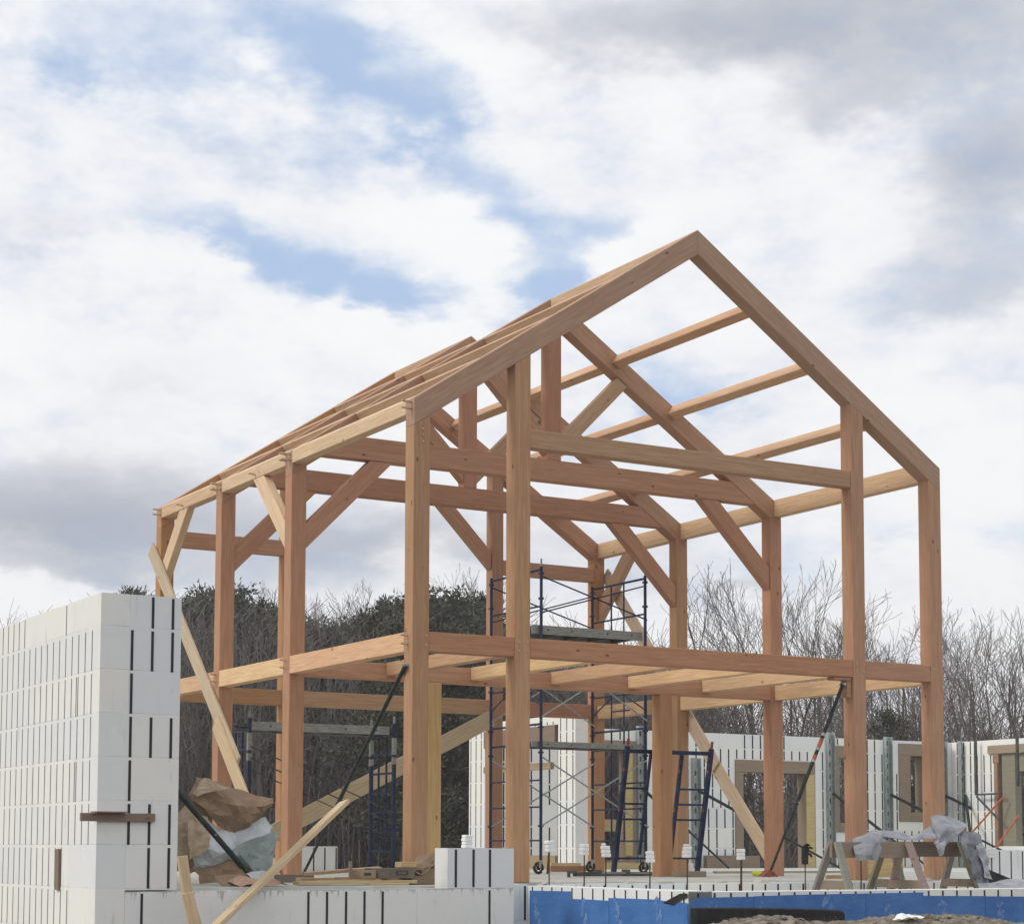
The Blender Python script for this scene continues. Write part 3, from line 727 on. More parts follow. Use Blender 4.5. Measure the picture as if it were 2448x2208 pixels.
# wall in line with the right side of the frame: two piers under a lintel
tP = []
for i, a, b_ in rows(-0.02, 2.72, m=0.012):
    for y in (9.74, 9.943, 10.146, 12.99, 13.19, 13.39):
        if i in (5, 6) and y > 12.9: pass
        tP.append((13.46-y, a, b_))
for y in [10.4+.2032*k for k in range(12)]: tP.append((13.46-y, 2.565, 2.62))
pierw = foam_wall('pier_wall', 'white foam wall of two tall piers bridged by a lintel behind the scaffold', 'wall', (8.17, 13.46, 0), R(-90), 13.46-9.66, 0.28, -0.03, 2.72, tP, [(13.46-12.86, 13.46-10.23, -0.1, 2.56)], tw=0.024)
q = MB(); q.box((13.46-12.85, -0.03, 2.24), (13.46-10.3, 0.20, 2.555)); q.build('header_board', OLDWOOD, pierw, color=(0.24, 0.155, 0.10))
q = MB(); q.box((13.46-12.855, -0.03, 1.78), (13.46-10.45, 0.05, 1.90)); q.box((13.46-12.85, -0.02, 0.02), (13.46-10.3, 0.05, 0.26)); q.build('nailed_board', PLANK, pierw, color=(0.36, 0.29, 0.19))
foam_wall('knee_wall', 'small white foam block far behind the left posts', 'foam block', (2.55, 9.0, 0), 0, 0.79, 0.28, -0.02, 0.405, [(0.385, 0.0, 0.38), (0.575, 0.0, 0.38), (0.77, 0.0, 0.38)], tw=0.022)
foam_wall('knee_wall', 'low white foam wall one course high at the right edge behind the tarp', 'wall', (8.13, -0.40, -0.012), 0, 3.2, 0.27, 0.0, 0.392, [(0.13+.2*k, 0.012, 0.375) for k in range(15)], tw=0.018)

# ------------------------------------------------------------------ temporary plank braces
YEL = (0.58, 0.47, 0.31)
def plank(label, A, B, width, thick, wdir, col=YEL, name='brace_plank', cat='plank', m=None):
    """board from A to B; width lies along wdir, thickness across it"""
    A = Vector(A); B = Vector(B); X = (B-A).normalized(); Wd = Vector(wdir); Wd = (Wd-X*Wd.dot(X)).normalized(); Td = X.cross(Wd)
    mtx = Matrix(((X.x, Wd.x, Td.x, A.x), (X.y, Wd.y, Td.y, A.y), (X.z, Wd.z, Td.z, A.z), (0, 0, 0, 1)))
    q = MB(); q.box((0, -width/2, -thick/2), ((B-A).length, width/2, thick/2))
    o = q.build(name, m or PLANK, None, bevel=0.004, matrix=mtx, color=col)
    return tag(o, label, cat)
plank('upper pale plank nailed slantwise across the left posts, pointed top end', (-0.031, 8.36, 4.76), (-0.031, 4.90, 1.46), 0.235, 0.038, (0, 1, 0), (0.55, 0.46, 0.33))
plank('lower pale plank continuing the left slanted brace down to the floor', (-0.071, 5.58, 2.04), (-0.071, 3.52, 0.02), 0.235, 0.038, (0, 1, 0), (0.63, 0.50, 0.32))
plank('upper pale plank nailed slantwise outside the right rear corner post', (7.745, 8.05, 4.93), (7.745, 4.98, 1.62), 0.235, 0.038, (0, 1, 0), (0.57, 0.46, 0.35))
plank('lower pale plank slanting down behind the blue leaning scaffold frame', (7.785, 5.22, 1.80), (7.785, 3.50, 0.02), 0.235, 0.038, (0, 1, 0), (0.59, 0.47, 0.34))
plank('long pale plank slanting across the rear posts behind the low scaffold', (1.75, 8.005, 0.56), (5.55, 8.005, 2.44), 0.26, 0.038, (0, 0, 1), (0.57, 0.47, 0.31))
plank('pale two-by-four leaning over the low wall in the foreground', (-3.22, -2.22, -0.42), (-0.70, 0.20, 0.87), 0.125, 0.045, (0.6, -0.5, 0.3), (0.59, 0.47, 0.30), 'leaning_board')
plank('short pale board end leaning on the tall wall corner, upper of two', (-3.235, -1.665, 0.30), (-3.185, -1.70, -0.075), 0.095, 0.04, (1, 0, 0), (0.61, 0.48, 0.31), 'leaning_board')
plank('pale board below the upper one at the tall wall corner, running out of view', (-3.20, -1.72, -0.04), (-3.085, -1.80, -0.55), 0.115, 0.04, (1, 0, 0), (0.59, 0.46, 0.30), 'leaning_board')
t = thing('wall_bracket', 'brown board screwed across the front of the tall foam corner', 'board', (-4.11, -1.362, 0.655))
q = MB(); q.box((0, -0.02, -0.038), (0.712, 0.018, 0.038)); q.build('board', OLDWOOD, t, bevel=0.003, color=(0.25, 0.15, 0.09))
q = MB(); q.box((0.10, -0.10, 0.040), (0.42, 0.018, 0.052)); q.build('plywood_shelf', OLDWOOD, t, color=(0.24, 0.14, 0.085))
plank('brown upright board stuck on the long white wall near the left edge', (-3.962, -0.21, 0.362), (-3.962, -0.225, -0.03), 0.12, 0.026, (0, 1, 0), (0.27, 0.17, 0.10), 'wall_board', 'board', OLDWOOD)

# ------------------------------------------------------------------ steel braces
def pipe_brace(label, A, B, r=0.024, sleeve=None, foot=None, cat='steel brace', thin=0.35):
    A = Vector(A); B = Vector(B); t = thing('steel_brace', label, cat, B)
    L = lambda k: A.lerp(B, k)-B
    q = MB(); q.tube([L(0), L(1-thin)], r, 10); q.tube([L(1-thin), L(1)], r*0.72, 10)
    q.build('pipe', GREEN, t, smooth=False)
    if sleeve:
        for k0, k1, m_ in sleeve:
            q = MB(); q.tube([L(k0), L(k1)], r*1.12, 10); q.build('sleeve', m_, t)
    h = MB(); d = (A-B).normalized(); c = Vector((0, 0, 1)).cross(d).normalized()
    h.tube([L(0)-c*0.05, L(0)+c*0.05], 0.018, 8); h.build('bolt', GALV, t)
    h = MB(); h.tube([L(.62)-c*0.06, L(.62)+c*0.05], 0.008, 6); h.build('pin', GALV, t)
    if foot:
        f = MB(); f.prism([(-.13, -.05, 0), (.12, -.05, 0), (.05, -.05, .06), (-.02, -.05, .085)], (0, 0.10, 0)); f.build('foot_plate', RUST, t)
    return t
pipe_brace('dark green steel brace slanting from the left front post to the floor', (-0.03, 0.10, 2.376), (0.06, 3.0, 0.03))
pipe_brace('dark steel brace with orange sleeve and red foot beside the right front posts', (6.09, 0.05, 2.44), (4.955, 0.13, 0.045), 0.024, ((0.26, 0.275, GALV), (0.29, 0.335, ORANGE), (0.335, 0.35, ALU), (0.375, 0.40, ORANGE), (0.40, 0.412, GALV)), True)
pipe_brace('black steel brace slanting across the heap of paper beside the tall wall', (-3.05, -0.15, 1.28), (-1.93, -0.30, 0.03), 0.030, thin=0.12)
q = MB(); q.box((5.93, 0.02, 2.49), (6.2, 0.16, 2.525)); q.box((6.14, 0.03, 2.28), (6.205, 0.15, 2.488))
tag(q.build('brace_cleat', PLANK, None, color=(0.40, 0.24, 0.14)), 'small wooden cleat under the floor beam where the right brace ends', 'cleat')
def strongback(label, x, y, h, tilt, sleeve=True, col=GREEN):
    """tall galvanised wall channel with a turnbuckle pipe; tilt = where the pipe foot stands, relative"""
    t = thing('wall_brace', label, 'wall brace', (x, y, 0))
    q = MB(); w = 0.09
    q.box((-w, -0.02, 0), (w, -0.004, h)); q.box((-w, -0.10, 0.001), (-w+.012, -0.021, h-.002)); q.box((w-.012, -0.10, 0.001), (w, -0.021, h-.002))
    for k in range(int(h/0.25)): q.box((-0.02, -0.024, 0.1+.25*k), (0.02, -0.0201, 0.2+.25*k), 1)
    q.build('channel', GALV, t, mats=[GALV, DECK])
    A = Vector((0, -0.12, 1.55)); B = Vector((tilt[0], tilt[1], 0.02))
    q = MB(); q.tube([A, A.lerp(B, .55)], 0.032, 8); q.tube([A.lerp(B, .55), B], 0.022, 8); q.build('pipe', col, t)
    if sleeve:
        q = MB(); q.tube([A.lerp(B, .40), A.lerp(B, .56)], 0.036, 8); q.build('sleeve', ORANGE, t)
        q = MB(); q.tube([A.lerp(B, .37), A.lerp(B, .40)], 0.037, 8); q.build('collar', CAPW, t)
    return t
strongback('galvanised wall brace beside the left window of the far wall', 11.77, YB, 2.80, (0.9, -1.7), False)
strongback('galvanised wall brace left of the second far window, half hidden by a post', 13.10, YB, 2.20, (1.9, -2.2), False)
strongback('galvanised wall brace right of the middle window, partly behind the dark slanting pipe', 16.56, YB, 2.83, (1.0, -1.9), False)
strongback('galvanised wall brace with an orange banded pipe, left of the right-hand window', 18.14, YB, 2.79, (1.9, -2.4), True)
strongback('left of the two galvanised wall braces in the far inside corner', 19.70, YB, 2.74, (1.75, -2.6), False)
strongback('right of the two galvanised wall braces in the far inside corner', 19.97, YB-.33, 2.74, (-1.1, -1.5), False)
t = thing('wall_brace', 'dark thin wall brace with red pipes in front of the right edge wall', 'wall brace', (19.86, 12.1, 0))
q = MB(); q.box((-0.03, -0.02, 1.55), (0.02, 0.03, 2.74)); q.tube([(0, 0, 1.56), (0, -0.75, 1.57)], 0.022, 6); q.tube([(0, 0, 1.52), (-0.05, -0.72, 1.0)], 0.022, 6); q.build('bracket', DECK, t)
q = MB(); q.tube([(0, -0.80, 1.5), (-0.7, 0.25, 0.1)], 0.02, 8); q.build('pipe', ORANGE, t)
t = thing('wall_brace', 'red steel pipe leaning in the opening of the wall at the right edge', 'wall brace', (19.5, 10.6, 0))
q = MB(); q.tube([(0.1, 0.0, 1.1), (-0.5, 0.3, 0.2)], 0.022, 8); q.build('pipe', ORANGE, t)
q = MB(); q.box((0.18, 0.10, 1.7), (0.23, 0.15, 2.76)); q.build('bracket', DECK, t)

# ------------------------------------------------------------------ rolling scaffold inside the frame
t = thing('scaffold_tower', 'tall blue tube scaffold tower on castors inside the frame', 'scaffold', (6.245, 6.82, 0))
ox, oy = 6.245, 6.82
xL, xR, yN, yF = 5.30-ox, 7.19-ox, 6.06-oy, 7.58-oy
for lvl, (za, zb, rg) in enumerate(((0.20, 2.30, (0.50, 1.00, 1.40, 1.95, 2.24)), (2.305, 4.62, (2.55, 2.80, 4.02, 4.575)))):
    for x in (xL, xR):
        q = MB()
        for y in (yN, yF): q.tube([(x, y, za), (x, y, zb)], 0.024, 8)
        for z in rg:
            part = z in (2.55,)
            if part: q.tube([(x, yN+.45, z), (x, yN+.95, z)], 0.014, 6)
            else: q.tube([(x, yN, z), (x, yF, z)], 0.019 if z in (2.24, 4.575, 1.95) else 0.015, 6)
        ym = (6.66-oy, 7.02-oy)
        for y in ym: q.tube([(x, y, rg[-2] if lvl else za+.3), (x, y, rg[-1])], 0.014, 6)
        if lvl:
            for y in ym: q.tube([(x, y, 2.31), (x, y, 4.02)], 0.012, 6)
            q.tube([(x, yN, 2.52), (x, ym[0], 2.80)], 0.012, 6); q.tube([(x, yF, 2.5), (x, ym[1], 2.78)], 0.012, 6)
        for y in (yN, yF):
            for z in (za+.5, zb-.5, zb-.12): q.box((x-.035, y-.03, z), (x+.03, y+.03, z+.03))
        q.build('end_frame', NAVY, t)
for z0, z1 in ((0.72, 1.74), (2.35, 3.45), (3.92, 4.46)):
    for y in (yN, yF):
        q = MB(); q.tube([(xL, y-.03, z0), (xR, y-.03, z1)], 0.012, 6); q.tube([(xL, y-.05, z1), (xR, y-.05, z0)], 0.012, 6)
        q.build('cross_brace', NAVY if z0 > 3 else GALV, t)
q = MB(); q.tube([(xL, yN, 4.62), (xL, yN, 4.74)], 0.015, 8); q.tube([(xR, yN, 4.62), (xR, yN, 4.70)], 0.015, 8); q.build('coupling_pin', GALV, t)
for x in (xL, xR):
    for y in (yN, yF):
        c = MB(); c.tube([(x, y, 0.15), (x, y, 0.21)], 0.03, 8); c.box((x-.045, y-.03, .10), (x-.012, y-.02, .165)); c.box((x-.045, y+.02, .10), (x-.012, y+.03, .165)); c.box((x-.05, y-.03, .165), (x+.02, y+.03, .175))
        co = c.build('castor', GALV, t)
        w_ = MB()
        ring = []
        for k in range(16):
            a = 2*math.pi*k/16; ring.append((x-.04+math.cos(a)*.072, y, .092+math.sin(a)*.072))
        w_.tube(ring+[ring[0]], 0.022, 8)
        w_.tube([(x-.04, y-.016, .092), (x-.04, y+.016, .092)], 0.030, 10)
        for k in range(4):
            a = math.pi/4+math.pi/2*k; w_.bar((x-.04, y, .092), (x-.04+math.cos(a)*.06, y, .092+math.sin(a)*.06), .016, .012)
        w_.build('wheel', RUBBER, co)
def deck(label, x0, x1, y0, y1, z0, z1):
    t = thing('scaffold_deck', label, 'scaffold plank', ((x0+x1)/2, (y0+y1)/2, z0))
    hx, hy, h = (x1-x0)/2, (y1-y0)/2, z1-z0
    q = MB(); q.box((-hx, -hy, 0), (hx, -hy+.03, h)); q.box((-hx, hy-.03, 0), (hx, hy, h)); q.build('side_rail', ALU, t, bevel=0.003)
    q = MB(); q.box((-hx+.02, -hy+.031, h*.55), (hx-.02, hy-.031, h-.01))
    for k in range(5): q.box((-hx+.1+k*(2*hx-.25)/4, -hy+.031, 0.01), (-hx+.15+k*(2*hx-.25)/4, hy-.031, h*.55-.002))
    q.build('board', DECK, t)
    q = MB()
    for k in (-.72, -.3, .35, .8): q.box((k*hx-.015, -hy-.002, h*.4), (k*hx+.015, -hy+.001, h*.62))
    for sx in (-1, 1):
        for yy in (-hy*.7, hy*.7): q.tube([(sx*(hx-.02), yy, h*.6), (sx*(hx+.05), yy, h*.75), (sx*(hx+.06), yy, h*.3)], 0.012, 6)
    q.build('hook', DECK, t)
    return t
deck('grey aluminium deck near the top of the tall scaffold tower', 5.16, 7.16, 6.09, 6.80, 3.60, 3.735)
deck('grey aluminium deck at mid height of the tall scaffold tower', 5.16, 7.16, 6.09, 6.72, 1.90, 1.985)

# ------------------------------------------------------------------ low rolling scaffold behind the left posts
t = thing('low_scaffold', 'low navy scaffold with two ladder ends behind the left posts', 'scaffold', (1.78, 6.55, 0))
for x in (-1.12, 1.12):
    q = MB()
    for y in (-.37, .37): q.box((x-.024, y-.024, 0.14), (x+.024, y+.024, 2.17))
    for k in range(7): q.box((x-.014, -.346, .32+.28*k), (x+.014, .346, .35+.28*k))
    for y in (-.13, .12): q.box((x-.012, y-.012, .35), (x+.012, y+.012, 1.98))
    q.box((x-.12, -.40, 0.62), (x+.12, -.396, 0.66))
    q.build('ladder_end', NAVY, t)
    for y in (-.37, .37):
        q = MB(); q.tube([(x, y, 2.17), (x, y, 2.27)], 0.018, 8); q.build('pin', ALU, t)
        for z0, z1 in ((1.72, 1.96), (1.58, 1.68)):
            q = MB(); q.box((x-.027, y-.027, z0), (x+.027, y+.027, z1)); q.build('lock_plate', ALU, t)
    for y in (-.37, .37):
        q = MB(); q.tube([(x-.025, y-.02, .07), (x-.025, y+.02, .07)], 0.068, 14); q.build('wheel', RUBBER, t)
for y in (-.40, .36):
    for dz in (0.0, 0.16):
        q = MB(); q.tube([(-1.12, y, 1.62+dz), (1.12, y, .72+dz)], 0.009, 6); q.build('side_brace', DECK, t)
deck('grey aluminium deck on the low navy scaffold behind the left posts', 0.70, 2.86, 6.24, 6.86, 2.005, 2.125)

# ------------------------------------------------------------------ blue end frame leaning on the inner post
t = thing('scaffold_ladder', 'loose navy scaffold end frame leaning against the inner post', 'scaffold frame', (5.93, 3.80, 0))
xa, xb = 5.225-5.93, 6.655-5.93; top, bot = Vector((0, -.18, 1.74)), Vector((0, .18, 0.0))
LP = lambda x, z: (x, .18-.36*z/1.74, z)
q = MB()
q.bar(LP(xa, 0.0), LP(xa, 1.80), .062, .06, (0, 1, 0)); q.bar(LP(xb, 0.0), LP(xb, 1.80), .062, .06, (0, 1, 0))
q.bar(LP(xa, 1.73), LP(xb, 1.73), .055, .055)
q.build('outer_frame', NAVY, t, bevel=0.004)
q = MB(); la, lb = xa+.40, xb-.50
q.bar(LP(la, .30), LP(la, 1.70), .035, .035, (0, 1, 0)); q.bar(LP(lb, .30), LP(lb, 1.70), .045, .045, (0, 1, 0))
for z in (.247, .79, 1.005, 1.22):
    q.bar(LP(xa, z), LP(la if z > .3 else xa+.5, z), .028, .028); q.bar(LP(lb if z > .3 else xb-.5, z), LP(xb, z), .028, .028)
q.build('ladder_rung', NAVY, t)
q = MB()
for x in (xa, xb): q.tube([LP(x, 1.80), LP(x, 1.90)], 0.02, 8)
for x in (xa, xb, lb):
    for z in (.9, 1.45): q.box((x-.05, LP(0, z)[1]-.045, z), (x-.03, LP(0, z)[1]-.02, z+.05))
q.build('coupling_pin', RUST, t)
t = thing('steel_beam', 'dark steel beam with short lugs lying on the floor slab', 'steel beam', (4.70, 3.2, 0))
q = MB(); q.box((-.60, -.05, 0.012), (.62, .05, .07)); q.box((-.70, -.035, .05), (-.58, .035, .085)); q.box((-.70, -.03, 0.0), (-.68, .03, .05)); q.box((.20, -.08, .012), (.24, .08, .10)); q.box((-.25, -.08, .012), (-.22, .08, .10))
q.build('beam', DECK, t, bevel=0.004); q = MB(); q.box((-.2, -.052, .045), (.60, -.0501, .066)); q.build('edge_strip', ALU, t)

# ------------------------------------------------------------------ rebar with white foam caps along the stem wall
caps = [(1.498, 0.404, 'squarish white foam cap on a rod right of the second front post'), (1.953, 0.37, 'ribbed white foam cap on a rod left of the steel beam end'),
        (2.236, 0.35, 'rounded white foam cap leaning on a rod over the steel beam'), (2.840, 0.29, 'tilted white foam cap in front of the inner post'),
        (3.357, 0.345, 'torn white foam cap on a rod under the leaning frame'), (4.126, 0.32, 'white foam cap on a thick rod left of the steel foot plate'),
        (5.947, 0.355, 'white foam cap on a rod showing between the sawhorse legs'), (8.10, 0.345, 'white foam cap on a rod right of the silver tarp')]
cr_ = random.Random(9)
for i, (x, z, lab) in enumerate(caps):
    t = thing('rebar_stake', lab, 'rebar stake', (x, -0.42, -0.35), (0, 0, cr_.uniform(-.4, .4)))
    h = z+.35
    q = MB(); q.tube([(0, 0, 0), (0.004*(i % 3), 0, h)], 0.008 if i != 5 else 0.013, 7)
    if i == 0: q.bar((0, 0, h-.06), (.09, .2, h-.30), .02, .02)
    q.build('rod', REBAR, t)
    q = MB(); tl = cr_.uniform(-.18, .18); w_ = .048
    for k in range(3):
        zz = h-.065+k*.043; dx = tl*(zz-h)
        q.box((dx-w_*cr_.uniform(.88, 1), -.04, zz), (dx+w_*cr_.uniform(.88, 1), .04, zz+.0415))
    if i in (2, 4): q.box((-.04, -.035, h+.0645), (.012+tl*.1, .03, h+.09))
    q.build('foam_cap', CAPW, t, bevel=0.008)
t = thing('foam_plug', 'white ribbed foam plug standing on top of the single foam block', 'foam cap', (.03, -1.2, .382))
q = MB()
for k in range(4): q.box((-.047+.006*(k % 2), -.045, .034*k), (.047-.005*((k+1) % 2), .045, .034*k+.033))
q.build('foam_cap', CAPW, t, bevel=0.007)
# black glove on a rod
tag_g = thing('work_glove', 'black work glove stuck upside down on a thin rod by the sawhorses', 'glove', (5.08, -0.42, 0.30))
q = MB(); q.tube([(0, 0, -.10), (0, 0, -.03), (0.005, 0, .05), (0.008, 0, .10)], .040, 9, r2=.046)
for k, (dx, dz, l) in enumerate(((-.03, .10, .035), (-.005, .105, .05), (.02, .10, .045))): q.tube([(dx, 0, dz-.01), (dx+.012, -.02, dz+l*.6), (dx+.03, -.035, dz+l*.7)], .014, 7)
q.tube([(.035, 0, .03), (.075, -.01, .02), (.095, -.012, -.01)], .014, 7); q.tube([(.03, 0, .09), (.075, -.01, .10), (.105, -.01, .09)], .013, 7)
g_ = q.build('glove', RUBBER, tag_g)
q = MB(); q.tube([(5.083, -.42, -.35), (5.083, -.42, .33)], .007, 6); tag(q.build('rebar_rod', REBAR), 'bare thin rod that carries the black glove', 'rebar')

# ------------------------------------------------------------------ sawhorses, beam and tarp on the porch
GREYW = (0.265, 0.235, 0.178)
def sawhorse(label, x0, x1, y, zt, half=0.36):
    t = thing('sawhorse', label, 'sawhorse', ((x0+x1)/2, y, -0.30), group='sawhorses on the porch')
    L = (x1-x0)/2; H = zt+.30
    q = MB(); q.box((-L-.06, -.022, H-.185), (L+.06, .022, H-.004)); q.build('top_rail', OLDWOOD, t, bevel=.004, color=(0.24, 0.165, 0.105))
    for x in (-L, L):
        for s_ in (-1, 1):
            q = MB(); q.bar((x, s_*.05, H-.012), (x+(-.05 if x < 0 else .05), s_*half*1.1, 0), .092, .04, (0, 1, 0))
            q.build('leg', OLDWOOD, t, bevel=.003, color=tuple(v*cr_.uniform(.85, 1.2) for v in GREYW))
        q = MB(); q.box((x-.02, -half*.76, H*.30), (x+.02, half*.76, H*.30+.095)); q.build('cross_tie', OLDWOOD, t, bevel=.003, color=(0.24, 0.175, 0.115))
    return t
sawhorse('nearer wooden sawhorse, its left legs clear of the silver tarp', 4.64, 5.70, -1.5, .47)
sawhorse('farther wooden sawhorse, its right end under the bulging silver tarp', 5.88, 6.98, -1.0, .48)
def creased(name, label, cat, grid, mat_, seed=1, sub=3, amp=0.02, freq=7, parent=None, thick=0.003):
    """stiff paper or sheeting: flat facets meeting in sharp creases"""
    rj = random.Random(seed*13+5); G = [[Vector(p) for p in r] for r in grid]; nj, ni = len(G), len(G[0]); K = 2
    NU, NV = (ni-1)*K, (nj-1)*K; P = []
    for v in range(NV+1):
        for u in range(NU+1):
            j = min(v//K, nj-2); i = min(u//K, ni-2); a_, b_ = u/K-i, v/K-j
            p = G[j][i].lerp(G[j][i+1], a_).lerp(G[j+1][i].lerp(G[j+1][i+1], a_), b_)
            edge = u in (0, NU) or v in (0, NV)
            du = (G[j][i+1]-G[j][i]); dv = (G[j+1][i]-G[j][i]); n_ = du.cross(dv)
            n_ = n_.normalized() if n_.length > 1e-9 else Vector((0, -1, 0))
            sl_ = amp*(.5 if edge else .85)
            P.append(p+n_*rj.uniform(-sl_, sl_)*1.2+du*rj.uniform(-.18, .18)*(.4 if edge else 1)+dv*rj.uniform(-.18, .18)*(.4 if edge else 1))
    F = []
    for v in range(NV):
        for u in range(NU):
            a_ = v*(NU+1)+u; b_, c_, d_ = a_+1, a_+NU+2, a_+NU+1
            if rj.random() < .5: F += [(a_, b_, c_), (a_, c_, d_)]
            else: F += [(a_, b_, d_), (b_, c_, d_)]
    o = link_mesh(name, P, F, mat_, parent, False)
    s_ = o.modifiers.new('thick', 'SOLIDIFY'); s_.thickness = thick
    return tag(o, label, cat) if label else o
def cloth(name, label, cat, grid, mat_, seed=1, sub=3, amp=0.012, freq=9.0, parent=None, thick=0.003):
    """thin sheet splined through a grid of control points, then creased along random fold lines"""
    rj = random.Random(seed*7+1); G = [[Vector(p) for p in r] for r in grid]; nj, ni = len(G), len(G[0])
    def cr(p0, p1, p2, p3, t): return 0.5*((2*p1)+(p2-p0)*t+(2*p0-5*p1+4*p2-p3)*t*t+(3*p1-p0-3*p2+p3)*t*t*t)
    def spl(P, x):
        n = len(P); i = min(int(x), n-2); t = x-i
        a_ = P[i-1] if i else 2*P[0]-P[1]; d_ = P[i+2] if i+2 < n else 2*P[-1]-P[-2]
        return cr(a_, P[i], P[i+1], d_, t)*.25+P[i].lerp(P[i+1], t)*.75
    K = 13; NU, NV = (ni-1)*K, (nj-1)*K
    rows_ = [[spl(G[j], (ni-1)*u/NU) for u in range(NU+1)] for j in range(nj)]
    V = [[spl([rows_[j][u] for j in range(nj)], (nj-1)*v/NV) for u in range(NU+1)] for v in range(NV+1)]
    wu = (G[0][-1]-G[0][0]).length; wv = (G[-1][0]-G[0][0]).length
    wu = max(.1, (wu+(G[-1][-1]-G[-1][0]).length)/2); wv = max(.1, (wv+(G[-1][-1]-G[0][-1]).length)/2)
    folds = []
    for q_ in range(int(10+freq*2.2)):
        big = q_ % 3 == 0
        th_ = rj.uniform(0, math.pi); folds.append((rj.uniform(0, wu), rj.uniform(0, wv), math.cos(th_), math.sin(th_), rj.uniform(.09, .17) if big else rj.uniform(.03, .07), (2.2 if big else 1.0)*amp*rj.choice((-1, 1, 1)), rj.uniform(.15, .40) if big else rj.uniform(.06, .2)))
    out_ = []; off = Vector((seed*3.1, seed*1.7, seed*.9))
    for v in range(NV+1):
        for u in range(NU+1):
            du = V[v][min(u+1, NU)]-V[v][max(u-1, 0)]; dv = V[min(v+1, NV)][u]-V[max(v-1, 0)][u]
            n_ = du.cross(dv)
            n_ = n_.normalized() if n_.length > 1e-9 else Vector((0, -1, 0))
            x, y = wu*u/NU, wv*v/NV; h = 0
            for fx_, fy_, c_, s_2, w_2, a_2, l_2 in folds:
                d = abs(-(x-fx_)*s_2+(y-fy_)*c_); l = abs((x-fx_)*c_+(y-fy_)*s_2)
                if d < w_2 and l < l_2: h += a_2*(1-d/w_2)*min(1, 2.2*(1-l/l_2))
            h += amp*.35*noise.noise(V[v][u]*freq+off)
            out_.append(V[v][u]+n_*h)
    fs = []
    for v in range(NV):
        for u in range(NU): a_ = v*(NU+1)+u; fs.append((a_, a_+1, a_+NU+2, a_+NU+1))
    o = link_mesh(name, out_, fs, mat_, parent, True)
    s_ = o.modifiers.new('thick', 'SOLIDIFY'); s_.thickness = thick
    return tag(o, label, cat) if label else o
tp = thing('tarp', 'crumpled silver tarp thrown over the beam on the sawhorses', 'tarp', (5.9, -1.2, .47))
def rel(g, o=(5.9, -1.2, .47)): return [[(x-o[0], y-o[1], z-o[2]) for x, y, z in r] for r in g]
cloth('left_flap', None, None, rel([[(5.111, -1.25, 0.501), (5.285, -1.2, 0.55), (5.504, -1.15, 0.595), (5.645, -1.15, 0.602), (5.768, -1.15, 0.554)],
 [(4.973, -1.42, 0.479), (5.071, -1.45, 0.511), (5.244, -1.45, 0.544), (5.383, -1.45, 0.555), (5.513, -1.42, 0.511)],
 [(4.876, -1.55, 0.402), (4.966, -1.58, 0.41), (5.116, -1.58, 0.421), (5.259, -1.55, 0.456), (5.442, -1.48, 0.449)],
 [(4.878, -1.57, 0.324), (4.958, -1.6, 0.324), (5.097, -1.6, 0.324), (5.237, -1.55, 0.35), (5.414, -1.47, 0.377)],
 [(4.906, -1.56, 0.258), (4.991, -1.58, 0.253), (5.12, -1.58, 0.251), (5.237, -1.54, 0.258), (5.377, -1.46, 0.297)]]), TARP, 2, 3, .007, 7, tp)
cloth('flat_strip', None, None, rel([[(5.582, -1.1, 0.596), (5.866, -1.1, 0.582), (6.117, -1.1, 0.556), (6.299, -1.1, 0.585), (6.465, -1.1, 0.669)],
 [(5.426, -1.3, 0.567), (5.689, -1.3, 0.558), (5.938, -1.3, 0.535), (6.135, -1.3, 0.555), (6.307, -1.3, 0.616)],
 [(5.383, -1.45, 0.544), (5.574, -1.45, 0.524), (5.803, -1.45, 0.507), (6.016, -1.45, 0.516), (6.215, -1.45, 0.555)],
 [(5.4, -1.47, 0.523), (5.565, -1.48, 0.508), (5.776, -1.48, 0.493), (6.007, -1.48, 0.489), (6.197, -1.48, 0.514)]]), TARP, 3, 3, .006, 8, tp)
cloth('raised_fold', None, None, rel([[(6.464, -1.1, 0.613), (6.478, -1.1, 0.757), (6.67, -1.0, 0.794), (6.856, -1.0, 0.779), (7.155, -1.0, 0.687)],
 [(6.305, -1.3, 0.556), (6.355, -1.3, 0.666), (6.493, -1.25, 0.723), (6.659, -1.25, 0.702), (6.946, -1.2, 0.666)],
 [(6.203, -1.45, 0.514), (6.269, -1.45, 0.569), (6.388, -1.42, 0.611), (6.535, -1.4, 0.612), (6.729, -1.35, 0.6)],
 [(6.131, -1.5, 0.46), (6.184, -1.54, 0.473), (6.293, -1.52, 0.487), (6.421, -1.48, 0.502), (6.606, -1.4, 0.53)],
 [(6.165, -1.52, 0.392), (6.171, -1.56, 0.393), (6.255, -1.54, 0.406), (6.358, -1.5, 0.434), (6.467, -1.45, 0.461)],
 [(6.201, -1.53, 0.298), (6.191, -1.56, 0.301), (6.216, -1.56, 0.317), (6.283, -1.52, 0.344), (6.363, -1.47, 0.379)]]), TARP, 5, 3, .011, 6, tp)
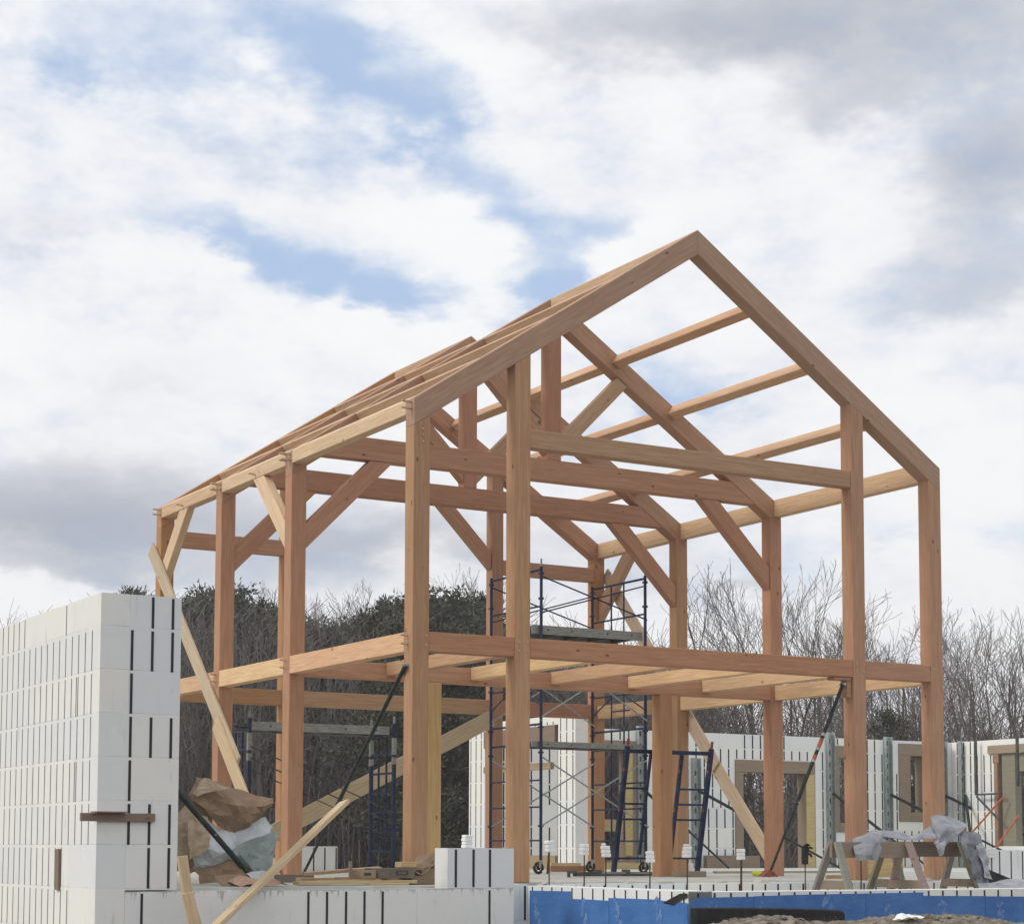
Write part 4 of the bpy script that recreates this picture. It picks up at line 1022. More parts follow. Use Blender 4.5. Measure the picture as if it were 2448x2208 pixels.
cloth('hanging_fold', None, None, rel([[(6.818, -1.2, 0.582), (6.945, -1.2, 0.594), (7.076, -1.2, 0.595), (7.179, -1.15, 0.548)],
 [(6.656, -1.4, 0.462), (6.723, -1.45, 0.462), (6.881, -1.42, 0.463), (7.052, -1.35, 0.436)],
 [(6.682, -1.45, 0.284), (6.726, -1.52, 0.285), (6.856, -1.5, 0.285), (7.045, -1.4, 0.257)],
 [(6.724, -1.5, 0.135), (6.739, -1.58, 0.135), (6.843, -1.56, 0.135), (7.03, -1.45, 0.106)],
 [(6.776, -1.5, 0.025), (6.735, -1.62, 0.019), (6.846, -1.6, 0.013), (7.009, -1.5, 0.005)],
 [(6.764, -1.55, -0.056), (6.713, -1.66, -0.061), (6.824, -1.64, -0.068), (6.985, -1.55, -0.057)]]), TARPD, 7, 3, .013, 5, tp)
cloth('hanging_edge', None, None, rel([[(7.009, -1.25, 0.589), (7.064, -1.27, 0.556), (7.142, -1.22, 0.52)],
 [(6.861, -1.46, 0.422), (6.915, -1.48, 0.408), (7.021, -1.42, 0.395)],
 [(6.833, -1.55, 0.258), (6.88, -1.57, 0.244), (7.012, -1.48, 0.224)],
 [(6.83, -1.6, 0.135), (6.873, -1.62, 0.116), (7.014, -1.52, 0.087)],
 [(6.811, -1.63, 0.054), (6.872, -1.65, 0.041), (7.004, -1.56, 0.025)]]), TARP, 8, 3, .008, 6, tp)
cloth('ground_fold', None, None, rel([[(6.525, -1.8, -0.004), (6.726, -1.8, 0.017), (6.996, -1.75, 0.031), (7.27, -1.7, 0.034), (7.428, -1.65, 0.005)],
 [(6.351, -2.0, -0.026), (6.483, -2.05, -0.005), (6.75, -2.0, 0.009), (7.02, -1.95, 0.007), (7.237, -1.9, -0.017)],
 [(6.166, -2.2, -0.047), (6.289, -2.25, -0.031), (6.504, -2.25, -0.017), (6.77, -2.2, -0.025), (7.054, -2.1, -0.039)],
 [(6.032, -2.35, -0.08), (6.142, -2.4, -0.08), (6.355, -2.4, -0.081), (6.57, -2.4, -0.083), (6.851, -2.3, -0.087)]]), TARP, 11, 3, .009, 6, tp)
q = MB(); rgp = random.Random(4)                       # worn dark print running down the left flap
for k in range(7):
    z = .475-.032*k; x = 5.07+.003*k; y = -1.475-.020*min(k, 6)
    for j in range(2): q.prism([(x+.02*j+rgp.uniform(-.004, .004)-5.9, y-.012+1.2, z-.47), (x+.02*j+.013-5.9, y-.012+1.2, z-.47+.003), (x+.02*j+.012-5.9, y-.012+1.2, z-.47-rgp.uniform(.008, .022)), (x+.02*j-5.9, y-.012+1.2, z-.47-rgp.uniform(.008, .022))], (0, .004, 0))
q.build('worn_print', INK, tp)
q = MB(); q.prism([(7.50, -.95, .15), (7.99, -.9, .012), (7.97, -.9, -.02), (7.50, -.95, -.03)], (0, .03, 0)); tag(q.build('dark_sheet_fold', RUBBER), 'dark folded sheet lying behind the tarp at the right edge', 'sheet')

# ------------------------------------------------------------------ paper and plastic heap behind the tall wall
def yz(rows_, ys): return [[(x, y0+dy, z) for (x, z), dy in zip(r, d)] for r, (y0, d) in zip(rows_, ys)]
creased('kraft_paper', 'big brown paper sheet bulging up on top of the heap', 'paper', yz([
 [(-2.33, 1.01), (-2.27, 1.095), (-2.05, 1.07), (-1.86, 1.005), (-1.66, .95), (-1.50, .90)],
 [(-2.42, .92), (-2.20, .985), (-2.00, .96), (-1.80, .93), (-1.62, .90), (-1.455, .893)],
 [(-2.36, .83), (-2.18, .83), (-1.98, .80), (-1.80, .79), (-1.64, .80), (-1.49, .865)],
 [(-2.26, .73), (-2.11, .69), (-1.965, .64), (-1.82, .66), (-1.68, .71), (-1.555, .79)],
 [(-2.14, .62), (-2.05, .565), (-1.975, .50), (-1.90, .555), (-1.78, .60), (-1.65, .69)]],
 [(.42, (0, .05, .08, .1, .1, .1)), (.30, (0, -.05, -.02, .04, .02, .08)), (.22, (0, .02, -.08, .02, -.04, .06)), (.22, (0, -.03, .03, -.05, .03, .05)), (.26, (0,)*6)]), KRAFT, 3, 3, .022, 7)
creased('kraft_flap', 'pale folded edge of paper at the top left of the heap', 'paper', yz([
 [(-2.42, .93), (-2.36, 1.02), (-2.30, 1.10), (-2.24, 1.09)], [(-2.40, .92), (-2.32, .98), (-2.22, 1.0), (-2.10, 1.01)], [(-2.38, .90), (-2.28, .945), (-2.16, .965), (-2.03, 1.00)]],
 [(.24, (0, 0, 0, 0)), (.20, (0, 0, 0, 0)), (.19, (0, 0, 0, 0))]), KRAFTL, 6, 3, .008, 8)
creased('kraft_sheet', 'brown paper sheet standing at the left of the heap against the tall wall', 'paper', yz([
 [(-2.56, .70), (-2.42, .86), (-2.28, .84), (-2.18, .76)], [(-2.58, .60), (-2.45, .66), (-2.30, .72), (-2.16, .62)],
 [(-2.58, .42), (-2.45, .48), (-2.32, .48), (-2.2, .42)], [(-2.58, .12), (-2.45, .12), (-2.3, .12), (-2.15, .1)]],
 [(.36, (0, 0, 0, 0)), (.28, (0, -.03, 0, .03)), (.25, (0, -.03, 0, .03)), (.25, (0, 0, 0, 0))]), KRAFTL, 9, 3, .016, 6)
creased('plastic_sheet', 'grey white plastic sheeting bunched under the brown paper', 'plastic sheet', yz([
 [(-2.30, .70), (-2.10, .58), (-1.92, .55), (-1.74, .66), (-1.60, .70), (-1.50, .60)],
 [(-2.33, .56), (-2.14, .48), (-1.93, .44), (-1.74, .48), (-1.60, .54), (-1.53, .55)],
 [(-2.44, .40), (-2.22, .34), (-1.98, .31), (-1.76, .33), (-1.64, .38), (-1.56, .43)],
 [(-2.46, .28), (-2.25, .22), (-2.03, .25), (-1.80, .20), (-1.68, .22), (-1.60, .28)],
 [(-2.42, .14), (-2.30, .15), (-2.05, .20), (-1.84, .10), (-1.73, .08), (-1.66, .14)]],
 [(.28, (0,)*6), (.15, (.05, 0, .04, 0, .05, .1)), (.05, (.03, -.04, .05, -.02, .06, .12)), (.10, (0, .02, .05, 0, .06, .1)), (.16, (0,)*6)]), PLASTIC, 4, 3, .024, 8)
creased('kraft_sheet', 'crumpled brown paper along the bottom of the heap', 'paper', yz([
 [(-2.45, .17), (-2.25, .19), (-2.05, .25), (-1.88, .22), (-1.78, .14)], [(-2.44, .10), (-2.25, .10), (-2.05, .14), (-1.88, .12), (-1.78, .08)], [(-2.44, .02), (-2.25, .02), (-2.0, .02), (-1.86, .02), (-1.75, .02)]],
 [(.12, (0,)*5), (.0, (0,)*5), (-.04, (0,)*5)]), KRAFT, 12, 3, .022, 6)
creased('kraft_sheet', 'curled brown paper edge hanging over the low wall by the tower', 'paper', yz([
 [(-2.46, .10), (-2.30, .115), (-2.16, .12), (-2.10, .09)], [(-2.46, .03), (-2.30, .02), (-2.15, .03), (-2.08, .05)], [(-2.45, -.005), (-2.3, -.008), (-2.15, -.006), (-2.05, 0)]],
 [(-.5, (0,)*4), (-.62, (0,)*4), (-.68, (0,)*4)]), KRAFT, 14, 3, .012, 7)
creased('pink_paper', 'curled pinkish paper offcut at the foot of the heap, left one', 'paper', [
 [(-2.36, -.60, .05), (-2.22, -.60, .10), (-2.06, -.62, .07)], [(-2.34, -.74, .02), (-2.20, -.76, .065), (-2.04, -.76, .04)], [(-2.33, -.86, -.003), (-2.18, -.88, .02), (-2.02, -.90, -.002)]], PINKB, 31, 3, .010, 9)
creased('pink_paper', 'pinkish paper offcut nearest the foot of the black brace', 'paper', [
 [(-2.08, -.66, .04), (-1.96, -.66, .09), (-1.86, -.64, .03)], [(-2.05, -.78, .02), (-1.93, -.80, .06), (-1.83, -.78, .02)], [(-2.02, -.90, -.003), (-1.92, -.94, .03), (-1.81, -.90, -.002)]], PINKB, 33, 3, .010, 9)
creased('kraft_sheet', 'torn brown paper piece hanging in front of the plastic at the left of the heap', 'paper', yz([
 [(-2.52, .66), (-2.40, .72), (-2.30, .69), (-2.285, .60)], [(-2.53, .52), (-2.42, .56), (-2.33, .56), (-2.29, .47)], [(-2.53, .36), (-2.45, .40), (-2.37, .42), (-2.31, .38)], [(-2.52, .26), (-2.46, .30), (-2.42, .29), (-2.38, .31)]],
 [(.10, (0,)*4), (.05, (0,)*4), (.02, (0,)*4), (.02, (0,)*4)]), KRAFTL, 24, 3, .012, 8)
creased('plastic_sheet', 'grey green plastic fold hanging at the lower right of the heap', 'plastic sheet', yz([
 [(-2.02, .40), (-1.86, .45), (-1.70, .50), (-1.56, .57)], [(-1.96, .28), (-1.84, .30), (-1.70, .36), (-1.575, .46)], [(-1.86, .16), (-1.78, .18), (-1.69, .24), (-1.61, .33)], [(-1.76, .05), (-1.72, .07), (-1.68, .13), (-1.64, .19)]],
 [(.06, (0,)*4), (.0, (0,)*4), (-.03, (0,)*4), (-.05, (0,)*4)]), noisy('grey_green_sheet', (.20, .235, .225), (.34, .37, .36), 4.0, .5, bs=.3), 26, 3, .014, 8)
cloth('plastic_sheet', 'small grey plastic scrap beside the foot of the black brace', 'plastic sheet', yz([
 [(-2.06, .12), (-1.92, .11), (-1.80, .10)], [(-2.02, .07), (-1.9, .05), (-1.78, .05)], [(-1.95, .0), (-1.86, 0), (-1.8, .01)]], [(-.35, (0,)*3), (-.42, (0,)*3), (-.45, (0,)*3)]), PLASTIC, 16, 3, .014, 7)

# ------------------------------------------------------------------ boxes and boards on the low wall
t = thing('cardboard_box', 'flat grey brown cardboard box with a dark label on the low wall', 'box', (-.50, -.48, .065))
q = MB(); q.box((-.21, -.16, 0), (.22, .16, .105)); q.build('carton', CARDD, t, bevel=.004)
q = MB(); q.box((.0, -.1625, .035), (.14, -.1605, .075)); q.box((.02, -.1640, .045), (.12, -.1626, .066), 1); q.build('label', INK, t, mats=[INK, CARDD])
t = thing('cardboard_box', 'small pale carton at the left of the flat box', 'box', (-.82, -.50, .065))
q = MB(); q.box((-.08, -.14, 0), (.09, .14, .085)); q.build('carton', CARD, t, bevel=.004); q = MB(); q.box((-.05, -.1425, .03), (.03, -.1405, .06)); q.build('label', INK, t)
t = thing('cardboard_box', 'opened brown cardboard box with raised flaps beside the foam block', 'box', (-.14, -.42, .0))
q = MB(); q.box((-.15, -.16, 0), (.155, .16, .17)); q.build('carton', CARD, t, bevel=.004)
q = MB(); q.prism([(-.15, -.17, .165), (.14, -.17, .20), (.17, -.13, .34), (-.04, -.10, .30)], (0, .006, .004)); q.build('flap', CARD, t)
q = MB(); q.box((-.12, -.1625, .09), (-.03, -.1605, .15)); q.build('label', INK, t)
cloth('paper_bag', 'torn pale paper bag draped over the opened box', 'paper', yz([
 [(-.40, .20), (-.30, .205), (-.20, .22), (-.13, .30), (-.05, .36), (.04, .36), (.16, .385)],
 [(-.38, .165), (-.30, .17), (-.20, .19), (-.13, .26), (-.06, .33), (.04, .335), (.15, .36)],
 [(-.33, .155), (-.27, .155), (-.2, .17), (-.15, .22), (-.08, .30), (0, .31), (.1, .33)]],
 [(-.42, (0,)*7), (-.56, (0,)*7), (-.62, (0,)*7)]), KRAFTL, 21, 3, .016, 9)
q = MB(); q.box((-.42, -.60, .175), (-.24, -.45, .235)); tag(q.build('wood_block', PLANK, None, bevel=.004, color=(.55, .40, .22)), 'small yellow wood block lying on the flat grey box', 'wood block')
plank('pale board under the cardboard boxes, running left along the slab', (-1.6, -.56, .022), (-.27, -.60, .030), .16, .036, (0, 1, 0), (0.58, 0.46, 0.27), 'loose_board', 'board')
plank('pale short board end sticking out below the flat box', (-.86, -.74, .004), (-.44, -.76, .004), .14, .03, (0, 1, 0), (0.50, 0.40, 0.24), 'loose_board', 'board')
plank('orange brown board lying flat behind the cardboard boxes', (-1.0, .55, .10), (-.2, .35, .16), .20, .035, (0, 1, 0), (0.46, 0.33, 0.22), 'loose_board', 'board')
q = MB(); q.box((-1.44, 1.15, -.002), (-.62, 1.30, .085)); tag(q.build('timber_block', OLDWOOD, None, bevel=.005, color=(.17, .12, .075)), 'dark brown timber block lying at the foot of the left post', 'timber block')
q = MB(); q.box((5.61, 2.95, 0.002), (6.08, 3.12, .078)); tag(q.build('wood_block', OLDWOOD, None, bevel=.005, color=(.34, .26, .16)), 'brown wood block under the right foot of the leaning frame', 'wood block')
q = MB(); q.tube([(6.84, 2.88, .045), (6.96, 2.92, .045)], .040, 10); q.tube([(6.96, 2.92, .045), (7.02, 2.93, .04)], .026, 10); tag(q.build('neon_bottle', NEON, None, smooth=True), 'small neon yellow bottle lying beside the inner right post', 'bottle')
q = MB(); q.box((7.60, 5.9, 0.002), (7.98, 6.1, .165)); tag(q.build('foam_offcut', CAPW, None, bevel=.01), 'white foam offcut on the slab behind the leaning frame', 'foam offcut')
for i, (x0, x1, y, z0, z1, c, lab) in enumerate(((6.9, 7.6, 8.4, 0.0, .10, (.42, .24, .15), 'reddish board lying on the slab behind the scaffold'), (7.4, 8.0, 9.2, .0, .14, (.52, .42, .24), 'pale board on edge behind the scaffold castors'), (9.6, 11.0, 11.5, .0, .12, (.50, .42, .22), 'yellowish board lying at the far wall below the left window'), (8.5, 11.5, 6.0, .0, .035, (.45, .42, .28), 'long flat board on the slab right of the inner post'))):
    q = MB(); q.box((x0, y, z0+.003), (x1, y+.12, z1)); tag(q.build('loose_board', PLANK, None, bevel=.003, color=c), lab, 'board')
for x0, x1, y, z1, c, lab in ((7.6, 8.6, 1.8, .26, (.60, .46, .22), 'yellow plywood sheet standing on edge behind the middle sawhorse'), (6.5, 7.3, .9, .05, (.5, .36, .2), 'short board on the slab behind the tarp')):
    q = MB(); q.box((x0, y, .003), (x1, y+.03, z1)); tag(q.build('plywood_sheet', PLANK, None, color=c), lab, 'plywood')
for i, (x0, y0, x1, y1, z, w_, h_, c, lab) in enumerate((
 (-1.05, .10, -.45, -.02, .0, .09, .04, (.50, .38, .22), 'short pale offcut lying left of the small carton'), (-.75, .25, -.10, .38, .035, .14, .03, (.42, .30, .19), 'brown board lying across the boards behind the flat box'),
 (-.95, .85, -.35, .75, .0, .20, .05, (.52, .40, .25), 'wide pale board lying flat in front of the left front post'), (-.30, .05, .12, .18, .0, .10, .09, (.40, .27, .16), 'orange brown block end beside the foot of the left front post'),
 (-1.45, -.30, -1.15, -.42, .0, .08, .04, (.46, .36, .22), 'small wood offcut near the foot of the black brace'), (.35, 1.6, 1.2, 1.75, .0, .24, .02, (.48, .40, .27), 'thin plywood strip on the slab between the two front posts'))):
    d_ = Vector((x1-x0, y1-y0, 0)); q = MB(); q.bar((0, 0, h_/2+.002), (d_.x, d_.y, h_/2+.004), w_, h_); o = q.build('wood_offcut', PLANK, None, bevel=.004, color=c); o.location = (x0, y0, z); tag(o, lab, 'wood offcut')
q = MB(); q.box((-.585, .30, 0.0), (-.555, .33, .235)); tag(q.build('wood_stake', OLDWOOD, None, color=(.30, .24, .16)), 'thin wooden stake standing among the offcuts behind the flat box', 'stake')
creased('dark_rag', 'dark grey crumpled rag on the offcuts behind the flat box', 'rag', [[(-.52, .10, .10), (-.44, .12, .175), (-.36, .10, .13), (-.28, .1, .10)], [(-.53, .0, .10), (-.45, .0, .16), (-.36, .0, .15), (-.27, 0, .10)], [(-.52, -.1, .09), (-.44, -.12, .115), (-.35, -.12, .11), (-.28, -.1, .09)]], TARPD, 41, 3, .012)
# debris along the stem wall top
rb = random.Random(8)
for i in range(9):
    x = 1.7+.75*i+rb.uniform(-.2, .2)
    q = MB(); w_ = rb.uniform(.05, .13)
    q.prism([(-w_, -.05, 0), (w_, -.05, 0), (w_*.7, -.05, rb.uniform(.015, .035)), (-w_*.5, -.05, rb.uniform(.02, .05))], (0, .1, 0))
    o = q.build('mortar_lump', CONCRETE, None, bevel=.006); o.location = (x, -.27+rb.uniform(-.08, .08), -.014); o.rotation_euler = (0, 0, rb.uniform(-.5, .5))
    tag(o, 'rough grey mortar lump left on top of the stem wall', 'mortar lump', 'mortar lumps along the stem wall')
# black drainage sheet standing in the soil before the blue wall, white scrap on the heap
t = thing('drain_sheet', 'black drainage sheet half buried in soil before the blue wall', 'drainage sheet', (1.88, -3.9, -.8))
q = MB(); pl = [(-.90, -.5), (.86, -.5), (.895, -.46)]; pl += [(.895, .555), (.875, .578), (.83, .592)]; pl += [(.2, .615), (-.4, .628), (-.90, .634)]
q.prism([(x, 0, z) for x, z in pl], (0, .10, 0)); q.build('panel', BLACKF, t, bevel=.012)
q = MB()
for k in range(7): q.box((.58+.035*k, -.002, .47), (.605+.035*k, .0005, .53 if k % 2 else .515))
for k in range(5): q.box((.33+.04*k, -.002, .49), (.355+.04*k, .0005, .52))
q.box((.33, -.0015, .483), (.85, .0004, .489))
o = q.build('worn_print', noisy('grey_print', (.03, .03, .03), (.07, .07, .07), 30), t)
cloth('paper_scrap', 'small white paper scrap lying on the dirt heap', 'paper scrap', [[(2.36, -5.05, -.245), (2.46, -5.0, -.215), (2.56, -5.0, -.21), (2.68, -5.0, -.225)], [(2.37, -5.15, -.25), (2.46, -5.12, -.235), (2.57, -5.12, -.23), (2.69, -5.12, -.24)]], CAPW, 2, 3, .006, 10)

# ------------------------------------------------------------------ trees
def stick(V, F, a, b, ra, rb_):
    d = b-a; L = d.length
    if L < 1e-5: return
    d /= L
    u = d.cross(Vector((0.3, 0.9, 0.2))).normalized(); w = d.cross(u)
    i = len(V)
    for P, r in ((a, ra), (b, rb_)):
        for k in range(3):
            t_ = 2.0944*k; V.append(P+(u*math.cos(t_)+w*math.sin(t_))*r)
    F.append((i, i+1, i+4, i+3)); F.append((i+1, i+2, i+5, i+4)); F.append((i+2, i, i+3, i+5))
def grow(rg, VT, FT, VC, FC, p, d, L, r, lev, maxlev, curl, upb):
    """one limb: a nearly straight leader giving off shorter, steeper side shoots, tapering to a twig"""
    n = (8, 6, 5, 3, 2)[min(lev, 4)]
    for k in range(n):
        d = (d+Vector((rg.gauss(0, curl), rg.gauss(0, curl), rg.gauss(0, curl*.6)+upb*(1+lev*.4)))).normalized()
        e_ = p+d*(L/n); r1 = max(.006, r*(1-.80/n if lev == 0 else 1-.7/n))
        if lev <= 1: stick(VT, FT, p, e_, r, r1)
        else: stick(VC, FC, p, e_, r, r1)
        p, r = e_, r1
        if lev < maxlev and not (lev == 0 and k < 3):
            nb = 2 if rg.random() < (.25, 0, 0, 0)[min(lev, 3)] else (1 if rg.random() < (1, .85, .75, .7)[min(lev, 3)] else 0)
            for _ in range(nb):
                ax = Vector((rg.gauss(0, 1), rg.gauss(0, 1), rg.gauss(0, .3))); ax -= d*ax.dot(d); ax.normalize()
                rest = 1-(k+.5)/n
                l_ = L*(.22+.42*rest)*rg.uniform(.7, 1.25) if lev == 0 else L*(.30+.42*rest)*rg.uniform(.7, 1.2)
                grow(rg, VT, FT, VC, FC, p, (d+ax*rg.uniform(.40, .80)).normalized(), l_, max(.0075, r*rg.uniform(.42, .58)), lev+1, maxlev, curl*1.25, upb)
def bare_tree(name, label, seed, h, stems, r0, maxlev, spread, group):
    rg = random.Random(seed); VT, FT, VC, FC = [], [], [], []
    for s_ in range(stems):
        a = rg.uniform(0, 6.283); d = Vector((math.cos(a)*spread*rg.uniform(.3, 1), math.sin(a)*spread*rg.uniform(.3, 1), 1)).normalized()
        p = Vector((math.cos(a)*.25*min(stems-1, 3)/3, math.sin(a)*.25*min(stems-1, 3)/3, -.3))
        grow(rg, VT, FT, VC, FC, p, d, h*rg.uniform(.72, 1.0), r0*rg.uniform(.7, 1.1), 0, maxlev, .05, .035)
    t = thing(name, label, 'tree', group=group)
    link_mesh('trunk', VT, FT, BARK, t); link_mesh('crown', VC, FC, TWIG, t)
    return t
def pine(name, label, seed, h, wid, group, full=1.0, low=0.12):
    rg = random.Random(seed); VT, FT, VC, FC = [], [], [], []
    n = 9; p = Vector((0, 0, -.3)); pts = [p]
    for k in range(n):
        p = p+Vector((rg.gauss(0, .10), rg.gauss(0, .10), (h*.94+.3)/n)); stick(VT, FT, pts[-1], p, .17*(1-k/n)+.03, .17*(1-(k+1)/n)+.03); pts.append(p)
    for k in range(int(85*full)):
        f = low+(1-low)*(k+rg.random())/(85*full); zz = f*h; base = pts[min(n, int(f*n))].copy(); base.z = zz
        a = rg.uniform(0, 6.283); reach = wid*math.sqrt(max(.02, 1-max(0, (f-.30)/.72)**2.2))*rg.uniform(.5, 1.08)*(.80+.20*math.sin(3*a+f*9+seed))
        tip = base+Vector((math.cos(a)*reach, math.sin(a)*reach, reach*rg.uniform(-.05, .35)))
        stick(VT, FT, base, tip, .035, .012)
        for j in range(4):
            c = base.lerp(tip, 1.02-.22*j*rg.uniform(.6, 1))+Vector((rg.gauss(0, .16), rg.gauss(0, .16), rg.gauss(0, .12)))
            R_ = rg.uniform(.22, .42)
            for q_ in range(34):
                v = Vector((rg.gauss(0, 1), rg.gauss(0, 1), rg.gauss(.25, .8))).normalized()
                o_ = v.cross(Vector((rg.gauss(0, 1), rg.gauss(0, 1), rg.gauss(0, 1)))).normalized()*rg.uniform(.02, .045)
                cc = c+v*R_*rg.uniform(.15, .95); i = len(VC)
                VC += [cc-o_, cc+o_, cc+v*rg.uniform(.07, .17)]; FC.append((i, i+1, i+2))
    t = thing(name, label, 'tree', group=group)
    link_mesh('trunk', VT, FT, BARK, t); link_mesh('crown', VC, FC, NEEDLE, t)
    return t
def on_ground(az, dist):
    a = YAW+az; x = CAM.x+dist*math.sin(a); y = CAM.y+dist*math.cos(a); return Vector((x, y, terrain(x, y)))
def px(xd): return math.atan((xd*1.21308-1224)/4611.9)
def place(proto, used, az, dist, height, h0, rz, label):
    o = proto if proto.name not in used else copy_tree(proto)
    used.add(proto.name)
    o.location = on_ground(az, dist); z = o.location.z
    s_ = (height-z)/h0; o.scale = (s_, s_, s_); o.rotation_euler = (0, 0, rz); o['label'] = label
    return o
tops = lambda yd, dist: 0.3765+(1671.5-yd)*1.21308/4611.9*dist      # height above the floor level seen at a given elevation
GB = 'bare trees standing behind the white walls'
GP = 'dark pines on the wooded hill at the left'
GT = 'thin bare trees rising out of the wooded hill'
bush = [bare_tree('bare_tree', 'x', 100+i, 8.0, st, .075, 3, sp_, GB) for i, (st, sp_) in enumerate(((3, .30), (3, .24), (4, .40), (2, .18)))]
BH = []
def extent(t):
    m = 0
    for ch in t.children:
        for v in ch.data.vertices: m = max(m, v.co.z)
    return m
BH = [extent(t) for t in bush]
thin = [bare_tree('bare_tree', 'x', 200+i, 8.0, 1, .09, 3, .12, GT) for i in range(2)]
TH = [extent(t) for t in thin]
pines = [pine('pine_tree', 'x', 300+i, 8.0, w_, GP, f_, lo) for i, (w_, f_, lo) in enumerate(((2.1, 1.1, .24), (1.6, .95, .26), (2.8, 1.55, .22), (1.3, .75, .26)))]
PH = [extent(t) for t in pines]
used = set()
for x, top, dist, k, lab in (
 (1440, 1165, 62, 1, 'bare bushy tree just right of the inner rear post, lower left one'), (1487, 1130, 66, 3, 'slender bare tree left of the inner right post with a high pale tip'),
 (1560, 1118, 63, 0, 'tallest bushy bare tree, between the inner right post and the next post'), (1620, 1120, 67, 2, 'wide bare tree close left of the third front post'),
 (1650, 1205, 60, 1, 'lower bare tree hidden partly by the third front post'), (1735, 1195, 64, 3, 'thin bare tree just right of the third front post'),
 (1775, 1178, 68, 0, 'bare tree midway between the two right front posts'), (1822, 1185, 61, 2, 'bare tree close left of the right corner post'),
 (1880, 1178, 65, 1, 'bare tree just right of the right corner post'), (1930, 1200, 60, 0, 'wide bare tree behind the far inside wall corner'),
 (1965, 1195, 66, 3, 'slender bare tree left of the right picture edge'), (2005, 1190, 62, 2, 'bare tree cut by the right picture edge'),
 (1905, 1240, 57, 3, 'dark stemmed smaller tree above the two paired wall braces'), (1700, 1250, 72, 2, 'distant low bare tree behind the third front post'),
 (1400, 1260, 74, 0, 'distant low bare tree behind the inner rear post'), (1845, 1300, 58, 1, 'low bushy tree behind the right corner post'), (2040, 1230, 64, 0, 'bare tree mostly outside the right edge')):
    place(bush[k], used, px(x), dist, tops(top-14+(30 if x > 1700 else 0), dist), BH[k], (x*1.37) % 6.28, lab)
for x, top, dist, k, lab in (
 (700, 1140, 88, 0, 'tall thin bare tree in the sky gap right of the second left post'), (665, 1160, 90, 1, 'thin bare tree left of the tall one in the sky gap'), (640, 1172, 92, 0, 'thin bare tree nearest the second left post in the sky gap'),
 (735, 1175, 88, 1, 'thin bare tree at the right end of the sky gap'), (520, 1150, 90, 0, 'thin bare tree between the two left posts'), (925, 1118, 86, 1, 'thin bare tree above the big dark pine'),
 (950, 1125, 88, 0, 'thin bare tree right of the big dark pine crown'), (1150, 1190, 84, 1, 'faint bare tree behind the scaffold deck'), (1120, 1235, 84, 0, 'lower faint bare tree left of the one behind the scaffold deck'), (-8, 1195, 80, 1, 'bare tree at the far left picture edge above the long wall'), (1085, 1245, 86, 0, 'small faint tree behind the left side of the scaffold deck')):
    place(thin[k], used, px(x), dist, tops(top, dist), TH[k], (x*.77) % 6.28, lab)
for x, top, dist, k, lab in (
 (255, 1158, 92, 3, 'pine tips showing over the tall white wall'), (285, 1164, 90, 1, 'pine tip next right over the tall white wall'), (372, 1166, 80, 1, 'pine right of the tall white wall'), (410, 1139, 78, 0, 'tall pine touching the third left post'),
 (440, 1138, 80, 3, 'pine behind the third left post'), (478, 1158, 76, 1, 'dark pine between the third and second left posts'), (510, 1190, 74, 0, 'lower broad pine between the third and second left posts'),
 (545, 1166, 77, 1, 'pine just left of the second left post'), (585, 1195, 75, 0, 'pine behind the second left post'), (622, 1215, 76, 2, 'low pine just right of the second left post'),
 (665, 1232, 74, 0, 'low pine under the sky gap'), (705, 1218, 78, 3, 'small pine under the tall thin bare tree'), (738, 1195, 73, 1, 'narrow pine left of the big dark one'),
 (775, 1150, 70, 0, 'tall pine forming the left shoulder of the big dark crown'), (815, 1140, 72, 2, 'big dark pine behind the left front post'), (865, 1143, 70, 2, 'big dark pine right of the left front post'),
 (915, 1142, 72, 0, 'big dark pine left of the rear scaffold post'), (948, 1165, 74, 1, 'pine behind the rear scaffold post'), (885, 1190, 66, 2, 'lower front pine under the big dark crown'), (800, 1210, 66, 2, 'lower front pine left under the big dark crown'),
 (1795, 1395, 56, 1, 'small dark evergreen left of the right corner post above the wall')):
    place(pines[k], used, px(x), dist-(13 if x < 1000 else 0), tops(top, dist-(13 if x < 1000 else 0)), PH[k], (x*.91) % 6.28, lab)

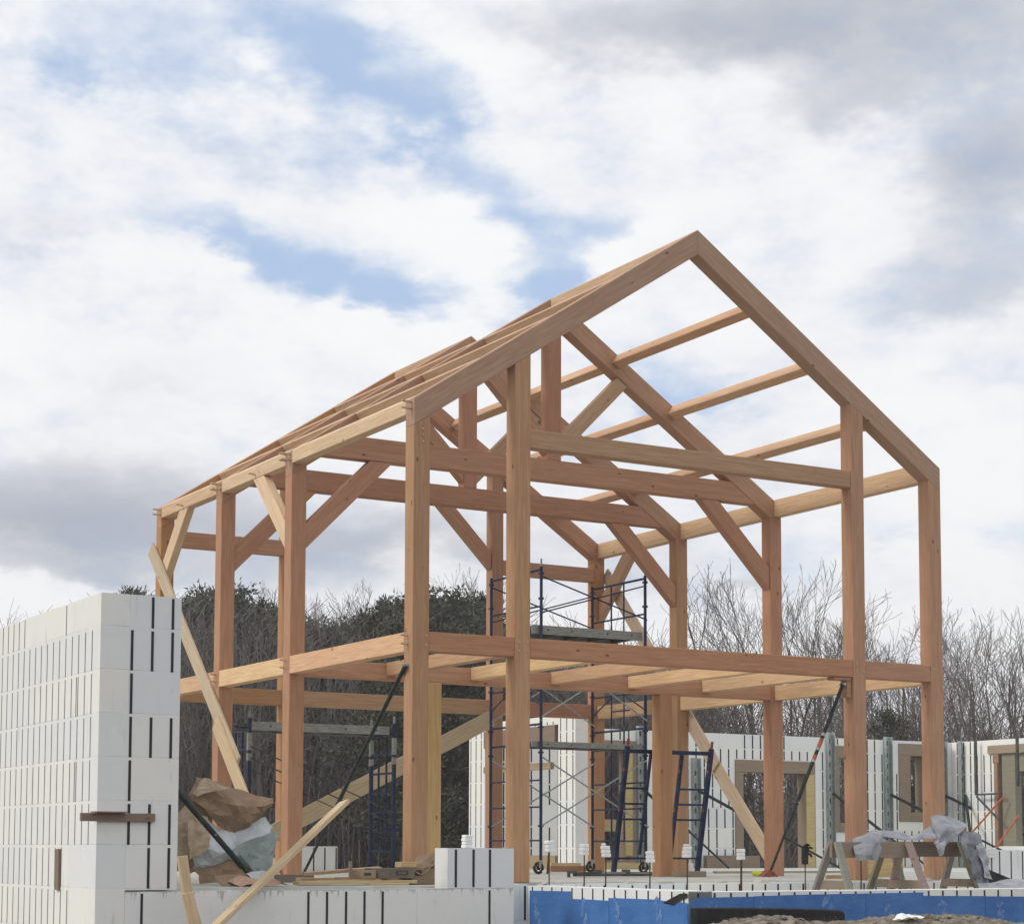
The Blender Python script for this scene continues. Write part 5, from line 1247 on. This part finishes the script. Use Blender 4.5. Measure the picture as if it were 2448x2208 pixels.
# brush and young stems filling the wood under the trees: too many to count
def brushwood(name, label, seed, n, az0, az1, d0, d1, topfun, mat_, cat):
    rg = random.Random(seed); V, F = [], []
    for q_ in range(n):
        a_ = rg.uniform(az0, az1); dist = rg.uniform(d0, d1); P = on_ground(a_, dist)
        xd = (math.tan(a_)*4611.9+1224)/1.21308
        hgt = tops(topfun(xd)+rg.expovariate(1/55.0), dist)-P.z
        if hgt < .5: continue
        hgt = min(hgt, 12)
        lean = Vector((rg.gauss(0, .10), rg.gauss(0, .10), 1)); b0 = P-Vector((0, 0, .3)); r = rg.uniform(.010, .030)
        m_ = P+lean*hgt*.5; e_ = P+Vector((lean.x*1.3, lean.y*1.3, 1))*hgt
        stick(V, F, b0, m_, r, r*.75); stick(V, F, m_, e_, r*.75, .010)
        for j in range(12):
            f = rg.uniform(.12, 1.0); s0 = b0.lerp(e_, f); a2 = rg.uniform(0, 6.28); l = rg.uniform(.35, 1.3)
            d_ = Vector((math.cos(a2), math.sin(a2), rg.uniform(.4, 1.3))).normalized()
            e2 = s0+d_*l; stick(V, F, s0, e2, .013, .007)
            if j % 2 == 0: stick(V, F, s0.lerp(e2, .5), s0.lerp(e2, .5)+Vector((rg.gauss(0, .3), rg.gauss(0, .3), rg.uniform(.1, .5))), .011, .006)
    o = link_mesh(name, V, F, mat_)
    return tag(o, label, cat, kind='stuff')
def prof(tab):
    def f(x):
        if x <= tab[0][0]: return tab[0][1]
        for (xa, ya), (xb, yb) in zip(tab, tab[1:]):
            if x <= xb: return ya+(yb-ya)*(x-xa)/(xb-xa)
        return tab[-1][1]
    return f
brushwood('brushwood', 'dense brown bare brush covering the hill behind the frame', 41, 5600, px(-150), px(1400), 54, 96,
          prof([(0, 1420), (190, 1390), (240, 1215), (400, 1195), (560, 1210), (700, 1245), (760, 1215), (950, 1205), (985, 1255), (1050, 1290), (1180, 1285), (1330, 1295), (1400, 1345)]), BRUSH, 'brush')
brushwood('brushwood', 'brown bare brush along the foot of the trees at the right', 42, 700, px(1330), px(2150), 54, 96,
          prof([(1330, 1350), (1450, 1400), (1700, 1415), (2100, 1415)]), BRUSH, 'brush')
